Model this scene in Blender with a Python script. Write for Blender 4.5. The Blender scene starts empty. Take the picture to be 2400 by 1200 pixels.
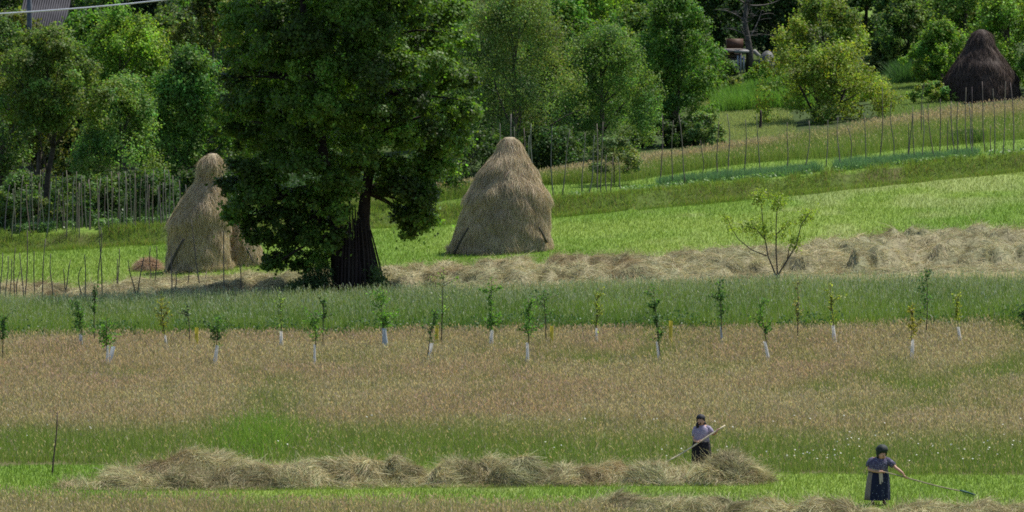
import bpy, math, random
import numpy as np
from mathutils import Vector

# ------------------------------------------------------------------ camera, world, sun
SC = bpy.context.scene
H, PITCH, F = 23.0, math.radians(4.4), 20000.0      # camera height, tilt, focal length in photo pixels (photo 2400 wide)
cd = bpy.data.cameras.new('camera'); cam = bpy.data.objects.new('camera', cd); SC.collection.objects.link(cam)
cd.sensor_width = 36.0; cd.lens = F / 2400 * 36; cd.clip_start = 1.0; cd.clip_end = 6000.0
cam.location = (0, 0, H); cam.rotation_euler = (math.pi / 2 - PITCH, 0, 0)
SC.camera = cam
SUN_AZ, SUN_EL = math.radians(56), math.radians(60)
w = bpy.data.worlds.new('World'); SC.world = w; w.use_nodes = True
nt = w.node_tree; sky = nt.nodes.new('ShaderNodeTexSky'); sky.sky_type = 'NISHITA'; sky.sun_disc = False
sky.sun_elevation = SUN_EL; sky.sun_rotation = SUN_AZ
bg = nt.nodes['Background']; bg.inputs['Strength'].default_value = 0.115
nt.links.new(sky.outputs['Color'], bg.inputs['Color'])
sl = bpy.data.lights.new('sun', 'SUN'); sl.energy = 4.2; sl.angle = math.radians(0.5); sl.color = (1.0, 0.95, 0.86)
so = bpy.data.objects.new('sun', sl); SC.collection.objects.link(so)
sv = Vector((math.sin(SUN_AZ) * math.cos(SUN_EL), math.cos(SUN_AZ) * math.cos(SUN_EL), math.sin(SUN_EL)))
so.rotation_euler = sv.to_track_quat('Z', 'Y').to_euler(); so.location = (60, 300, 120)
SC.view_settings.view_transform = 'Standard'; SC.view_settings.look = 'None'
SC.view_settings.exposure = 0.64; SC.view_settings.gamma = 1.0
SC.cycles.use_denoising = False; SC.cycles.filter_width = 1.75
SC.cycles.max_bounces = 6; SC.cycles.diffuse_bounces = 3; SC.cycles.transmission_bounces = 3; SC.cycles.glossy_bounces = 2
SC.cycles.caustics_reflective = False; SC.cycles.caustics_refractive = False

# ------------------------------------------------------------------ helpers
RNG = np.random.default_rng(7)
def rs(seed): return np.random.default_rng(seed)
def nrm(a):
    a = np.asarray(a, float)
    return a / np.maximum(np.linalg.norm(a, axis=-1, keepdims=True), 1e-9)
def lerp(a, b, t): return a + (b - a) * t
def sstep(t):
    t = np.clip(t, 0, 1); return t * t * (3 - 2 * t)
def _hash(ix, iy, s):
    n = (ix.astype(np.int64) * 374761393 + iy.astype(np.int64) * 668265263 + s * 1442695041) & 0x7fffffff
    n = ((n ^ (n >> 13)) * 1274126177) & 0x7fffffff
    n = n ^ (n >> 16)
    return (n & 0xffff) / 65535.0
def vn(x, y, s=0):
    x = np.asarray(x, float); y = np.asarray(y, float)
    x, y = np.broadcast_arrays(x, y)
    ix = np.floor(x); iy = np.floor(y); fx = sstep(x - ix); fy = sstep(y - iy)
    a = _hash(ix, iy, s); b = _hash(ix + 1, iy, s); c = _hash(ix, iy + 1, s); d = _hash(ix + 1, iy + 1, s)
    return lerp(lerp(a, b, fx), lerp(c, d, fx), fy)
def fbm(x, y, s=0, o=3):
    t = 0; a = .5; n = 0
    for i in range(o):
        t = t + a * vn(np.asarray(x) * 2 ** i, np.asarray(y) * 2 ** i, s + i * 17); n += a; a *= .5
    return t / n

# ------------------------------------------------------------------ terrain
_fwd = np.array([0, math.cos(PITCH), -math.sin(PITCH)]); _up = np.array([0, math.sin(PITCH), math.cos(PITCH)])
def ray(u, v):
    u = np.asarray(u, float); v = np.asarray(v, float)
    d = _fwd + ((u - 1200) / F)[..., None] * np.array([1, 0, 0]) + (-(v - 600) / F)[..., None] * _up
    return d / d[..., 1:2]
def at(u, v, y):
    """world point on the sight line through photo pixel (u, v) at distance y"""
    return np.array([0, 0, H]) + ray(u, v) * np.asarray(y, float)[..., None]
def base_h(x, y):
    x = np.asarray(x, float); y = np.asarray(y, float)
    k = np.clip(y - 230, 0, 190); k = k * sstep(k / 40)
    z = 0.0006 * np.clip(x, -48, 48) * k
    e = np.clip(y - 372, 0, 500)
    z = z + 0.06 * e * sstep(e / 40)
    return z
def solve(u, v, hf):
    d = ray(u, v); y = H / -d[..., 2]
    for i in range(60):
        z = hf(d[..., 0] * y, y)
        y = y + 0.5 * ((H - z) / -d[..., 2] - y)
    p = np.array([0, 0, H]) + d * y[..., None]
    return p
class Line:
    def __init__(s, pts, hf):
        a = np.array(pts, float); p = solve(a[:, 0], a[:, 1], hf); o = np.argsort(p[:, 0]); s.x = p[o, 0]; s.y = p[o, 1]
    def __call__(s, x): return np.interp(x, s.x, s.y)
bank_y = Line([(-500, 612), (-200, 600), (0, 592), (200, 580), (400, 570), (900, 532), (1000, 528), (1300, 508), (1500, 490), (1800, 463), (2100, 432), (2400, 402), (2700, 375), (3000, 350)], base_h)
def hgt(x, y):
    x = np.asarray(x, float); y = np.asarray(y, float)
    z = base_h(x, y)
    b = bank_y(x)
    z = z + 0.58 * sstep((y - b + 0.9 * (fbm(x * .9, y * 0, 5) - .5)) / 1.0) * sstep((420 - y) / 30)
    z = z + 0.10 * (fbm(x * .12, y * .12, 3) - .5)
    return z
def ground(u, v): return solve(np.asarray(u, float), np.asarray(v, float), hgt)
def gpt(u, v): return ground(np.array([u]), np.array([v]))[0]
def drop(u, y):
    x = (u - 1200) / F * y * 1.0
    x = float(x / math.cos(0)); x = float(ray(np.array([u]), np.array([600.]))[0, 0] * y)
    return np.array([x, y, float(hgt(x, y))])
def L(pts): return Line(pts, hgt)
meadow_near = L([(-500, 1098), (0, 1092), (300, 1088), (700, 1080), (1000, 1085), (1400, 1095), (1750, 1108), (2100, 1112), (2900, 1112)])
crop_near = L([(-500, 815), (0, 813), (600, 806), (1200, 798), (1800, 790), (2400, 780), (2900, 774)])
crop_far = L([(-500, 737), (0, 737), (600, 727), (800, 722), (1200, 708), (1600, 697), (2000, 687), (2400, 682), (2900, 676)])
hay_far = L([(-500, 672), (0, 674), (200, 677), (400, 665), (600, 660), (760, 651), (920, 640), (1100, 627), (1300, 620), (1500, 612), (1700, 602), (1850, 590), (2000, 575), (2100, 562), (2250, 560), (2400, 558), (2900, 545)])
tall_near = L([(300, 520), (900, 492), (1000, 478), (1280, 434), (1470, 425), (1630, 399), (1760, 382), (1848, 375), (1975, 369), (2150, 344), (2237, 340), (2383, 326), (2900, 285)])
tall_far = L([(300, 505), (900, 480), (1000, 466), (1250, 428), (1425, 403), (1512, 386), (1629, 371), (1702, 362), (1775, 348), (1848, 336), (1896, 327), (2033, 307), (2135, 289), (2223, 275), (2354, 263), (2400, 258), (2900, 215)])
fore_far = L([(-500, 1172), (0, 1172), (300, 1178), (700, 1186), (1000, 1190), (1300, 1192), (1600, 1230), (2900, 1260)])

# ------------------------------------------------------------------ mesh building
COL = SC.collection
def build(name, parts, mat, parent=None, smooth=False):
    V = []; Cc = []; loops = []; starts = []; off = 0; ls = 0
    for p in parts:
        v = np.asarray(p[0], np.float32).reshape(-1, 3); fs = p[1] if isinstance(p[1], list) else [p[1]]; c = p[2]
        c = np.broadcast_to(np.asarray(c, np.float32), (len(v), 3))
        V.append(v); Cc.append(c)
        for f in fs:
            f = np.asarray(f, np.int32)
            if f.size == 0: continue
            loops.append((f + off).ravel()); starts.append(ls + np.arange(len(f), dtype=np.int32) * f.shape[1]); ls += f.size
        off += len(v)
    V = np.concatenate(V); Cc = np.concatenate(Cc); loops = np.concatenate(loops).astype(np.int32); starts = np.concatenate(starts).astype(np.int32)
    me = bpy.data.meshes.new(name)
    me.vertices.add(len(V)); me.vertices.foreach_set('co', V.ravel())
    me.loops.add(len(loops)); me.loops.foreach_set('vertex_index', loops)
    me.polygons.add(len(starts)); me.polygons.foreach_set('loop_start', starts)
    ca = me.attributes.new('col', 'FLOAT_COLOR', 'POINT')
    ca.data.foreach_set('color', np.concatenate([Cc, np.ones((len(Cc), 1), np.float32)], 1).astype(np.float32).ravel())
    me.update(calc_edges=True)
    if smooth: me.polygons.foreach_set('use_smooth', np.ones(len(starts), bool))
    me.materials.append(mat)
    o = bpy.data.objects.new(name, me); COL.objects.link(o)
    if parent: o.parent = parent
    return o
def tag(o, label=None, cat=None, group=None, kind=None):
    if label: o['label'] = label
    if cat: o['category'] = cat
    if group: o['group'] = group
    if kind: o['kind'] = kind
    return o
def thing(name, loc, label, cat, group=None):
    o = bpy.data.objects.new(name, None); o.empty_display_size = .2; COL.objects.link(o); o.location = [float(q) for q in loc]
    return tag(o, label, cat, group)
def rel(parts, loc):
    return [(np.asarray(p[0]).reshape(-1, 3) - np.asarray(loc), p[1], p[2]) for p in parts]
def tube(P, R, col, n=6):
    P = np.asarray(P, float); m = len(P); R = np.broadcast_to(np.asarray(R, float), (m,))
    T = nrm(np.gradient(P, axis=0)); ref = np.array([0.31, 0.9, 0.13]) if abs(T[0][2]) > .6 else np.array([0.1, 0.05, 1.])
    S = nrm(np.cross(T, ref)); B = np.cross(T, S)
    a = np.arange(n) / n * 2 * np.pi
    V = P[:, None] + R[:, None, None] * (np.cos(a)[None, :, None] * S[:, None] + np.sin(a)[None, :, None] * B[:, None])
    i = np.arange(m - 1)[:, None] * n; j = np.arange(n)[None]; k = (np.arange(n)[None] + 1) % n
    Q = np.stack([i + j, i + k, i + n + k, i + n + j], -1).reshape(-1, 4)
    caps = np.array([np.arange(n)[::-1], (m - 1) * n + np.arange(n)])
    return (V.reshape(-1, 3), [Q, caps], col)
def box(c, s, col, rz=0.0):
    s = np.asarray(s) / 2
    V = np.array([[x, y, z] for x in (-1, 1) for y in (-1, 1) for z in (-1, 1)], float) * s
    cz, sz = math.cos(rz), math.sin(rz)
    V = np.stack([V[:, 0] * cz - V[:, 1] * sz, V[:, 0] * sz + V[:, 1] * cz, V[:, 2]], 1) + np.asarray(c)
    Fq = np.array([[0, 1, 3, 2], [4, 6, 7, 5], [0, 4, 5, 1], [2, 3, 7, 6], [0, 2, 6, 4], [1, 5, 7, 3]])
    return (V, Fq, col)
def loft(rings, col, cap=True):
    """rings: (m, n, 3) closed rings"""
    A = np.asarray(rings, float); m, n = A.shape[:2]
    i = np.arange(m - 1)[:, None] * n; j = np.arange(n)[None]; k = (j + 1) % n
    Q = np.stack([i + j, i + k, i + n + k, i + n + j], -1).reshape(-1, 4)
    fs = [Q]
    if cap: fs.append(np.array([np.arange(n)[::-1], (m - 1) * n + np.arange(n)]))
    return (A.reshape(-1, 3), fs, col)
def strands(P, D, Ln, W, sag, col, rng, seg=2, tip=.25, side=None):
    N = len(P); D = nrm(D); Ln = np.broadcast_to(np.asarray(Ln, float), (N,)); W = np.broadcast_to(np.asarray(W, float), (N,))
    S = nrm(np.cross(D, rng.normal(size=(N, 3)))) if side is None else side
    V = np.empty((N, seg + 1, 2, 3), np.float32)
    for i in range(seg + 1):
        t = i / seg; c = P + D * (Ln * t)[:, None] + sag * t * t; h = (W * (1 - (1 - tip) * t) / 2)[:, None] * S
        V[:, i, 0] = c - h; V[:, i, 1] = c + h
    b = (np.arange(N) * (seg + 1) * 2)[:, None, None] + (np.arange(seg) * 2)[None, :, None] + np.array([0, 1, 3, 2])[None, None]
    C = np.repeat(np.broadcast_to(col, (N, 3)), (seg + 1) * 2, 0)
    return (V.reshape(-1, 3), b.reshape(-1, 4), C)
def diamonds(Cn, A, B, ln, wd, col):
    N = len(Cn); ln = np.broadcast_to(ln, (N,))[:, None]; wd = np.broadcast_to(wd, (N,))[:, None]
    V = np.stack([Cn - A * ln * .5, Cn + B * wd * .5 - A * ln * .08, Cn + A * ln * .5, Cn - B * wd * .5 - A * ln * .08], 1)
    return (V.reshape(-1, 3), np.arange(N * 4).reshape(-1, 4), np.repeat(np.broadcast_to(col, (N, 3)), 4, 0))
def leaves(P, size, col, rng, up=0.5, aspect=.62, out=None):
    N = len(P)
    n = rng.normal(size=(N, 3)) + np.array([0, 0, up * 1.6])
    if out is not None: n = n * .75 + nrm(out) * 1.25        # leaf faces turn outward from their bough
    n = nrm(n)
    a = nrm(np.cross(n, rng.normal(size=(N, 3)))); b = np.cross(n, a)
    s = size * rng.uniform(.7, 1.25, N)
    return diamonds(P, a, b, s, s * aspect, col)

# ------------------------------------------------------------------ materials
def mat_attr(name, rough=.6, spec=.3, transl=0.0, tcol=(1.0, 1.0, 1.0), noise=None, bump=None, sheen=0):
    """base colour = the mesh's own 'col' attribute, broken up by a little procedural noise"""
    m = bpy.data.materials.new(name); m.use_nodes = True; n = m.node_tree; N = n.nodes; Lk = n.links
    out = N['Material Output']; pr = N['Principled BSDF']
    at_ = N.new('ShaderNodeAttribute'); at_.attribute_name = 'col'
    src = at_.outputs['Color']
    if noise:
        sc, lo, hi = noise
        tc = N.new('ShaderNodeTexCoord'); tx = N.new('ShaderNodeTexNoise'); tx.inputs['Scale'].default_value = sc; tx.inputs['Detail'].default_value = 4
        Lk.new(tc.outputs['Object'], tx.inputs['Vector'])
        mr = N.new('ShaderNodeMapRange'); mr.inputs['From Min'].default_value = .3; mr.inputs['From Max'].default_value = .7
        mr.inputs['To Min'].default_value = lo; mr.inputs['To Max'].default_value = hi
        Lk.new(tx.outputs['Fac'], mr.inputs['Value'])
        mx = N.new('ShaderNodeVectorMath'); mx.operation = 'SCALE'; Lk.new(src, mx.inputs[0]); Lk.new(mr.outputs['Result'], mx.inputs['Scale'])
        src = mx.outputs['Vector']
        if bump:
            bp = N.new('ShaderNodeBump'); bp.inputs['Strength'].default_value = bump; bp.inputs['Distance'].default_value = .05
            Lk.new(tx.outputs['Fac'], bp.inputs['Height']); Lk.new(bp.outputs['Normal'], pr.inputs['Normal'])
    Lk.new(src, pr.inputs['Base Color']); pr.inputs['Roughness'].default_value = rough; pr.inputs['Specular IOR Level'].default_value = spec
    if transl > 0:
        tl = N.new('ShaderNodeBsdfTranslucent'); ml = N.new('ShaderNodeVectorMath'); ml.operation = 'MULTIPLY'
        Lk.new(src, ml.inputs[0]); ml.inputs[1].default_value = tcol; Lk.new(ml.outputs['Vector'], tl.inputs['Color'])
        ms = N.new('ShaderNodeMixShader'); ms.inputs['Fac'].default_value = transl
        Lk.new(pr.outputs['BSDF'], ms.inputs[1]); Lk.new(tl.outputs['BSDF'], ms.inputs[2]); Lk.new(ms.outputs['Shader'], out.inputs['Surface'])
    return m
def mat_dots(name, base, dot, scale, size, rough=.8):
    m = bpy.data.materials.new(name); m.use_nodes = True; n = m.node_tree; N = n.nodes; Lk = n.links; pr = N['Principled BSDF']
    tc = N.new('ShaderNodeTexCoord'); vo = N.new('ShaderNodeTexVoronoi'); vo.inputs['Scale'].default_value = scale
    Lk.new(tc.outputs['Object'], vo.inputs['Vector'])
    rp = N.new('ShaderNodeValToRGB'); rp.color_ramp.elements[0].position = size; rp.color_ramp.elements[0].color = (*dot, 1)
    rp.color_ramp.elements[1].position = size + .06; rp.color_ramp.elements[1].color = (*base, 1)
    Lk.new(vo.outputs['Distance'], rp.inputs['Fac']); Lk.new(rp.outputs['Color'], pr.inputs['Base Color']); pr.inputs['Roughness'].default_value = rough
    pr.inputs['Specular IOR Level'].default_value = .2
    return m
M_GROUND = mat_attr('turf', .95, .1, noise=(7.0, .72, 1.28), bump=.4)
M_GRASS = mat_attr('grass_blades', .6, .25, .45, (1.15, 1.15, .8))
M_CROP = mat_attr('cereal_leaves', .5, .35, .35, (1.1, 1.2, .8))
M_LEAF = mat_attr('tree_leaves', .5, .22, .47, (1.6, 1.7, .7))
M_BLEAF = mat_attr('far_leaves', .55, .2, .42, (1.55, 1.65, .85))
M_HAY = mat_attr('hay', .7, .25, .20, (1.1, 1.08, .92), noise=(1.7, .85, 1.15))
M_BARK = mat_attr('bark', .9, .15, noise=(9, .6, 1.35), bump=.6)
M_POLE = mat_attr('weathered_wood', .85, .15, noise=(6, .75, 1.25))
M_PLASTIC = mat_attr('white_plastic', .45, .4, .25, (1, 1, 1), noise=(8, .85, 1.1))
M_SKIN = mat_attr('skin', .55, .35, noise=(14, .93, 1.07))
M_CLOTH = mat_attr('cloth', .85, .15, noise=(30, .85, 1.15), bump=.2)
M_PAINT = mat_attr('painted_parts', .6, .3, noise=(12, .85, 1.15))

# ------------------------------------------------------------------ ground sheet
def axis(lo, hi, st, far_lo, far_hi):
    a = [np.arange(lo, hi + 1e-6, st)]
    g = lo; k = st; l = []
    while g > far_lo: k *= 1.35; g -= k; l.append(g)
    a.insert(0, np.array(l[::-1])); g = hi; k = st; l = []
    while g < far_hi: k *= 1.35; g += k; l.append(g)
    a.append(np.array(l)); return np.concatenate(a)
def mown_col(x, y, s=0):
    n1 = fbm(x * .18, y * .10, 40 + s); n2 = vn(x * .6, y * .35, 60 + s); n3 = vn(x * .05, y * .04, 70)
    a = lerp(np.array([.110, .19, .025]), np.array([.17, .238, .045]), sstep(n1 * 1.6 - .3)[..., None])
    pale = sstep((n2 * .6 + n3 * .6 - .66) * 5)[..., None]
    return lerp(a, np.array([.27, .29, .13]), pale * .42)
def zone_colour(x, y):
    c = np.empty(x.shape + (3,)); c[:] = (.10, .105, .04)
    n = fbm(x * .5, y * .5, 9)
    def put(mask, col): c[mask] = np.broadcast_to(col, c.shape)[mask]
    mn, cn, cf, hf, by, tn, tf, ff = meadow_near(x), crop_near(x), crop_far(x), hay_far(x), bank_y(x), tall_near(x), tall_far(x), fore_far(x)
    put((y < ff) | ((y > mn) & (y < cn)), np.array([.10, .095, .04]))
    put((y >= ff) & (y <= mn), mown_col(x, y, 3))
    put((y >= cn) & (y < cf), np.array([.04, .075, .02]))
    put((y >= cf) & (y < hf + .5), np.array([.24, .20, .10]))
    put((y >= hf + .5) & (y < by), mown_col(x, y))
    bk = lerp(np.array([.075, .11, .024]), np.array([.085, .085, .032]), sstep((n - .47) * 6)[..., None])
    put((y >= by - .35) & (y < by + 1.0), bk)
    put((y >= by + 1.0) & (y < tn), np.array([.12, .19, .03]))
    put((y >= tn) & (y < tf), np.array([.10, .15, .03]))
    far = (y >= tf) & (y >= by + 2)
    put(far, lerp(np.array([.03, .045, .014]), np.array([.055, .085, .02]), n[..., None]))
    # mown clearings above the garden, and the glade by the dark stack
    for (u0, v0, ru, rv, cc) in ((1745, 282, 95, 34, (.16, .21, .06)), (2130, 222, 90, 34, (.13, .20, .05)), (2050, 60, 60, 60, (.13, .20, .04))):
        p = gpt(u0, v0); r1 = ru / F * p[1]; q = gpt(u0, v0 - rv); r2 = q[1] - p[1]
        d = ((x - p[0]) / r1) ** 2 + ((y - p[1]) / r2) ** 2 + .5 * (n - .5)
        put(far & (d < 1), np.array(cc))
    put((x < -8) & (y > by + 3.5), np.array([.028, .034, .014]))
    return c
xs = axis(-46, 46, .5, -900, 900); ys = axis(200, 430, .4, -400, 2200)
X, Y = np.meshgrid(xs, ys)
Z = hgt(X, Y)
nx = len(xs); ny = len(ys)
i = np.arange(ny - 1)[:, None] * nx; j = np.arange(nx - 1)[None]
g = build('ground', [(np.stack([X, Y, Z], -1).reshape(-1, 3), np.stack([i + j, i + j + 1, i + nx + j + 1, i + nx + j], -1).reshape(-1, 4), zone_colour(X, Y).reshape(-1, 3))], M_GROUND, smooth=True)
tag(g, kind='structure')

# ------------------------------------------------------------------ grasses (nobody could count them)
def scatter(n, y0, y1, f0, f1, rng, xlim=None):
    """n points with f0(x) < y < f1(x); x spans the view at that distance plus a margin"""
    y = rng.uniform(y0, y1, n); hw = .0600 * y + 3.0
    x = rng.uniform(-1, 1, n) * hw
    if xlim: k0 = (x > xlim[0]) & (x < xlim[1]); x = x[k0]; y = y[k0]
    k = (y > f0(x)) & (y < f1(x)); x = x[k]; y = y[k]
    return x, y, hgt(x, y)
def blades(x, y, z, h, w, lean, col, rng, tip=.2, seg=2):
    N = len(x); P = np.stack([x, y, z], -1); az = rng.uniform(0, 2 * np.pi, N); ln = rng.uniform(0, 1, N) * lean
    d = np.stack([np.cos(az) * ln * .4, np.sin(az) * ln * .4, np.ones(N)], -1)
    sag = np.stack([np.cos(az) * ln * h, np.sin(az) * ln * h, -.25 * ln * h], -1) * .7
    th = rng.uniform(-1, 1, N); side = np.stack([np.cos(th), np.sin(th), np.zeros(N)], -1)   # broad faces roughly toward the viewer or slantwise
    return strands(P, d, h, w, sag, col, rng, seg, tip, side), P + nrm(d) * h[:, None] + sag
def vary(c, rng, N, a=.25, h=.06):
    c = np.broadcast_to(c, (N, 3)) * rng.uniform(1 - a, 1 + a, N)[:, None]
    return np.clip(c * (1 + rng.normal(size=(N, 3)) * h), 0.003, .9)

# tall meadow with brown seed heads
def meadow(name, x, y, z, rng, hs=1.0, dry=None):
    N = len(x)
    pat = fbm(x * .16, y * .10, 101); pat2 = fbm(x * .9, y * .35, 111); t = sstep((pat * .5 + pat2 * .45 - .17) * 2.8)
    if dry is not None: t = t * dry
    h = rng.uniform(.26, .52, N) * hs * (.85 + .3 * vn(x * .4, y * .3, 121))
    green = lerp(np.array([.145, .225, .038]), np.array([.195, .19, .07]), t[:, None])
    straw = lerp(np.array([.22, .26, .085]), np.array([.39, .315, .195]), t[:, None])
    k = rng.uniform(size=N) < (.30 + .30 * t)
    col = np.where(k[:, None], straw, green); col = vary(col, rng, N, .18)
    b, tip = blades(x, y, z, h, rng.uniform(.008, .016, N), .55, col, rng)
    hd = k & (rng.uniform(size=N) < .30 + .65 * t)
    n2 = hd.sum(); T = tip[hd]
    red = sstep((fbm(x[hd] * .22 + 5, y[hd] * .12, 115) - .36) * 3)[:, None]
    hc = vary(lerp(np.array([.36, .32, .17]), lerp(np.array([.43, .35, .225]), np.array([.41, .27, .205]), red), (t[hd] * rng.uniform(.3, 1, n2))[:, None]), rng, n2, .22)
    ax = nrm(np.stack([rng.normal(size=n2) * .5, rng.normal(size=n2) * .5, np.ones(n2)], -1)); bx = nrm(np.cross(ax, rng.normal(size=(n2, 3))))
    return [b, diamonds(T, ax, bx, rng.uniform(.06, .14, n2), rng.uniform(.018, .034, n2), hc)]
r = rs(11)
x, y, z = scatter(560000, 222, 273, lambda q: meadow_near(q) + 2.4 * (fbm(q * .9, q * 0 + 3, 133) - .5), lambda q: crop_near(q) + 1.6 * (fbm(q * 1.3, q * 0 + 3, 134) - .4), r)
mid = lerp(meadow_near(x), crop_near(x), .0)
f = (y - meadow_near(x))                                      # metres in from the mown edge: green margin first
dry = sstep((f - 2.5 + 6 * (fbm(x * .13, y * .08, 131) - .5)) / 9)
gp = gpt(610, 1040); gd = np.exp(-((x - gp[0]) / 1.5) ** 2 - ((y - gp[1]) / 5.0) ** 2); dry = dry * (1 - .6 * gd)
gp2 = gpt(640, 960); dry = dry * (1 - .7 * np.exp(-((x - gp2[0]) / 1.0) ** 2 - ((y - gp2[1]) / 6.0) ** 2))
ht = .5 + .55 * sstep(f / 5)
o = build('meadow_grass', meadow('meadow', x, y, z, r, ht, dry), M_GRASS); tag(o, 'tall unmown meadow grass with brown seed heads across the middle', 'grass', kind='stuff')
r = rs(12)
x, y, z = scatter(120000, 196, 219, lambda q: q * 0 + 196, fore_far, r)
o = build('verge_grass', meadow('verge', x, y, z, r, .8, .85 + 0 * x), M_GRASS); tag(o, 'strip of unmown brownish grass along the bottom edge', 'grass', kind='stuff')
# bright green clump in the meadow near the hay row
r = rs(13); n = 2600
x = gp[0] + r.normal(size=n) * .6; y = gp[1] + r.normal(size=n) * 2.0; z = hgt(x, y)
b, _ = blades(x, y, z, r.uniform(.4, .75, n), r.uniform(.012, .022, n), .7, vary(np.array([.15, .26, .035]), r, n), r)
o = build('grass_clump', [b], M_GRASS); tag(o, 'bright green lush grass clump behind the left end of the front hay row', 'grass', kind='stuff')
# daisies
r = rs(14); x, y, z = scatter(2200, 222, 240, lambda q: meadow_near(q) - .2, lambda q: meadow_near(q) + 11, r); kk_ = r.uniform(size=len(x)) < np.exp(-(y - meadow_near(x)) / 6); x, y, z = x[kk_], y[kk_], z[kk_]
k = vn(x * .5, y * .4, 141) * .7 + .22 * (x > 4) + .3 * r.uniform(size=len(x)) > .70; x, y, z = x[k], y[k], z[k]; n = len(x)
P = np.stack([x, y, z + r.uniform(.36, .54, n)], -1); nn = nrm(r.normal(size=(n, 3)) * .35 + np.array([0, -.45, 1])); a = nrm(np.cross(nn, r.normal(size=(n, 3)))); bb = np.cross(nn, a)
st, _ = blades(x, y, z, P[:, 2] - z, np.full(n, .008), .02, vary(np.array([.1, .18, .03]), r, n), r)
dz = []
for q in range(4):
    an = q * np.pi / 4; a2 = a * math.cos(an) + bb * math.sin(an); b2 = np.cross(nn, a2); dz.append(diamonds(P + nn * .001 * q, a2, b2, r.uniform(.045, .065, n), .022, (.78, .78, .74)))
o = build('daisies', [st] + dz, M_GRASS); tag(o, 'white daisies scattered along the green meadow edge', 'flowers', kind='stuff')
# cereal crop band
r = rs(15); x, y, z = scatter(330000, 258, 294, crop_near, crop_far, r); n = len(x)
h = r.uniform(.5, .80, n) * (.9 + .25 * vn(x * .35, y * .2, 151)); t = fbm(x * .3, y * .2, 152)
c = lerp(np.array([.118, .195, .027]), np.array([.185, .265, .036]), sstep(t * 2 - .5)[:, None]); c = vary(c, r, n, .25)
inn = np.clip((y - crop_near(x)) / (crop_far(x) - crop_near(x)), 0, 1); pal = r.uniform(size=n) < .10 + .5 * inn ** 1.3; c[pal] = vary(np.array([.33, .345, .17]), r, pal.sum(), .25)
b, tp = blades(x, y, z, h, r.uniform(.012, .022, n), .5, c, r)
kk = pal & (r.uniform(size=n) < .6); m2 = kk.sum(); ax = nrm(np.stack([r.normal(size=m2) * .4, r.normal(size=m2) * .4, np.ones(m2)], -1))
hd = diamonds(tp[kk], ax, nrm(np.cross(ax, r.normal(size=(m2, 3)))), r.uniform(.07, .14, m2), .022, vary(np.array([.31, .34, .22]), r, m2))
o = build('cereal_crop', [b, hd], M_CROP); tag(o, 'band of tall blue green cereal crop behind the saplings', 'crop', kind='stuff')
# broad leaved weeds along the crop's near edge
r = rs(16); x, y, z = scatter(110000, 256, 275, lambda q: crop_near(q) - .6, lambda q: crop_near(q) + 2.2, r); k = vn(x * .8, y * .3, 161) > .33; x, y, z = x[k], y[k], z[k]; n = len(x)
P = np.stack([x, y, z + r.uniform(.05, .75, n) * (.6 + .5 * vn(x * 1.1, y * .2, 162))], -1)
o = build('crop_edge_weeds', [leaves(P, .09, vary(np.array([.045, .105, .025]), r, n, .35), r, .3)], M_CROP); tag(o, 'dark broad leaved weeds along the near edge of the crop', 'weeds', kind='stuff')
# short mown grass, front strip and stack meadow
def mown(x, y, z, rng, s=0, h=(.05, .13)):
    n = len(x); c = vary(mown_col(x, y, s) * np.array([1.0, 1.0, .9]), rng, n, .28)
    b, _ = blades(x, y, z, rng.uniform(*h, n), rng.uniform(.010, .02, n), .9, c, rng, seg=1, tip=.3); return b
r = rs(17); x, y, z = scatter(130000, 211, 231, fore_far, meadow_near, r)
o = build('mown_strip', [mown(x, y, z, r, 3)], M_GRASS); tag(o, 'freshly mown bright green grass around the women', 'grass', kind='stuff')
r = rs(18); x, y, z = scatter(420000, 285, 372, lambda q: hay_far(q) + .3, lambda q: bank_y(q) + .2, r)
o = build('stack_meadow', [mown(x, y, z, r, 0)], M_GRASS); tag(o, 'bright green mown meadow around the two pale haystacks', 'grass', kind='stuff')
# rough grass and bare soil on the terrace bank
r = rs(19); n = 75000; x = r.uniform(-27, 27, n); y = bank_y(x) + r.uniform(-.45, 1.25, n) + .8 * (fbm(x * .9, x * 0, 5) - .5); z = hgt(x, y)
q = fbm(x * .55, y * .3, 191); k = r.uniform(size=n) < sstep(q * 2.6 - .12); x, y, z, q = x[k], y[k], z[k], q[k]; n = len(x)
c = lerp(np.array([.125, .205, .034]), np.array([.215, .30, .05]), r.uniform(size=n)[:, None]); d = r.uniform(size=n) < .09; c[d] = (.22, .165, .07)
b, _ = blades(x, y, z, r.uniform(.08, .24, n) * (.5 + vn(x * 1.1, y * .8, 195)), r.uniform(.012, .022, n), .9, vary(c, r, n), r)
o = build('bank_grass', [b], M_GRASS); tag(o, 'rough grass growing over the low earth terrace bank', 'grass', kind='stuff')
# garden bed: low green growth, leeks, leafy vegetables, then tall grass with brown tips
r = rs(20); x, y, z = scatter(220000, 300, 400, lambda q: bank_y(q) + 1.0, tall_near, r, (-12, 99)); n = len(x)
b, _ = blades(x, y, z, r.uniform(.06, .2, n), r.uniform(.014, .024, n), .8, vary(np.array([.12, .20, .03]), r, n, .3), r, seg=1)
o = build('garden_grass', [b], M_GRASS); tag(o, 'low light green growth in the terrace garden', 'grass', kind='stuff')
leek_line = L([(1540, 440), (1600, 432), (1700, 424), (1800, 416), (1900, 406), (2000, 397), (2100, 386), (2200, 376), (2300, 368)])
r = rs(21); n = 15000; x0, x1 = leek_line.x[0], leek_line.x[-1]; x = r.uniform(x0, x1, n); y = leek_line(x) + r.uniform(-.2, 1.8, n) * (.4 + .6 * sstep((x - x0) / 3)); z = hgt(x, y); k = vn(x * .5, y * .2, 211) + .6 * vn(x * 3.3, y * .9, 213) > .40 + .42 * vn(x * .28, y * .1, 214); x, y, z = x[k], y[k], z[k]; n = len(x)
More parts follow.
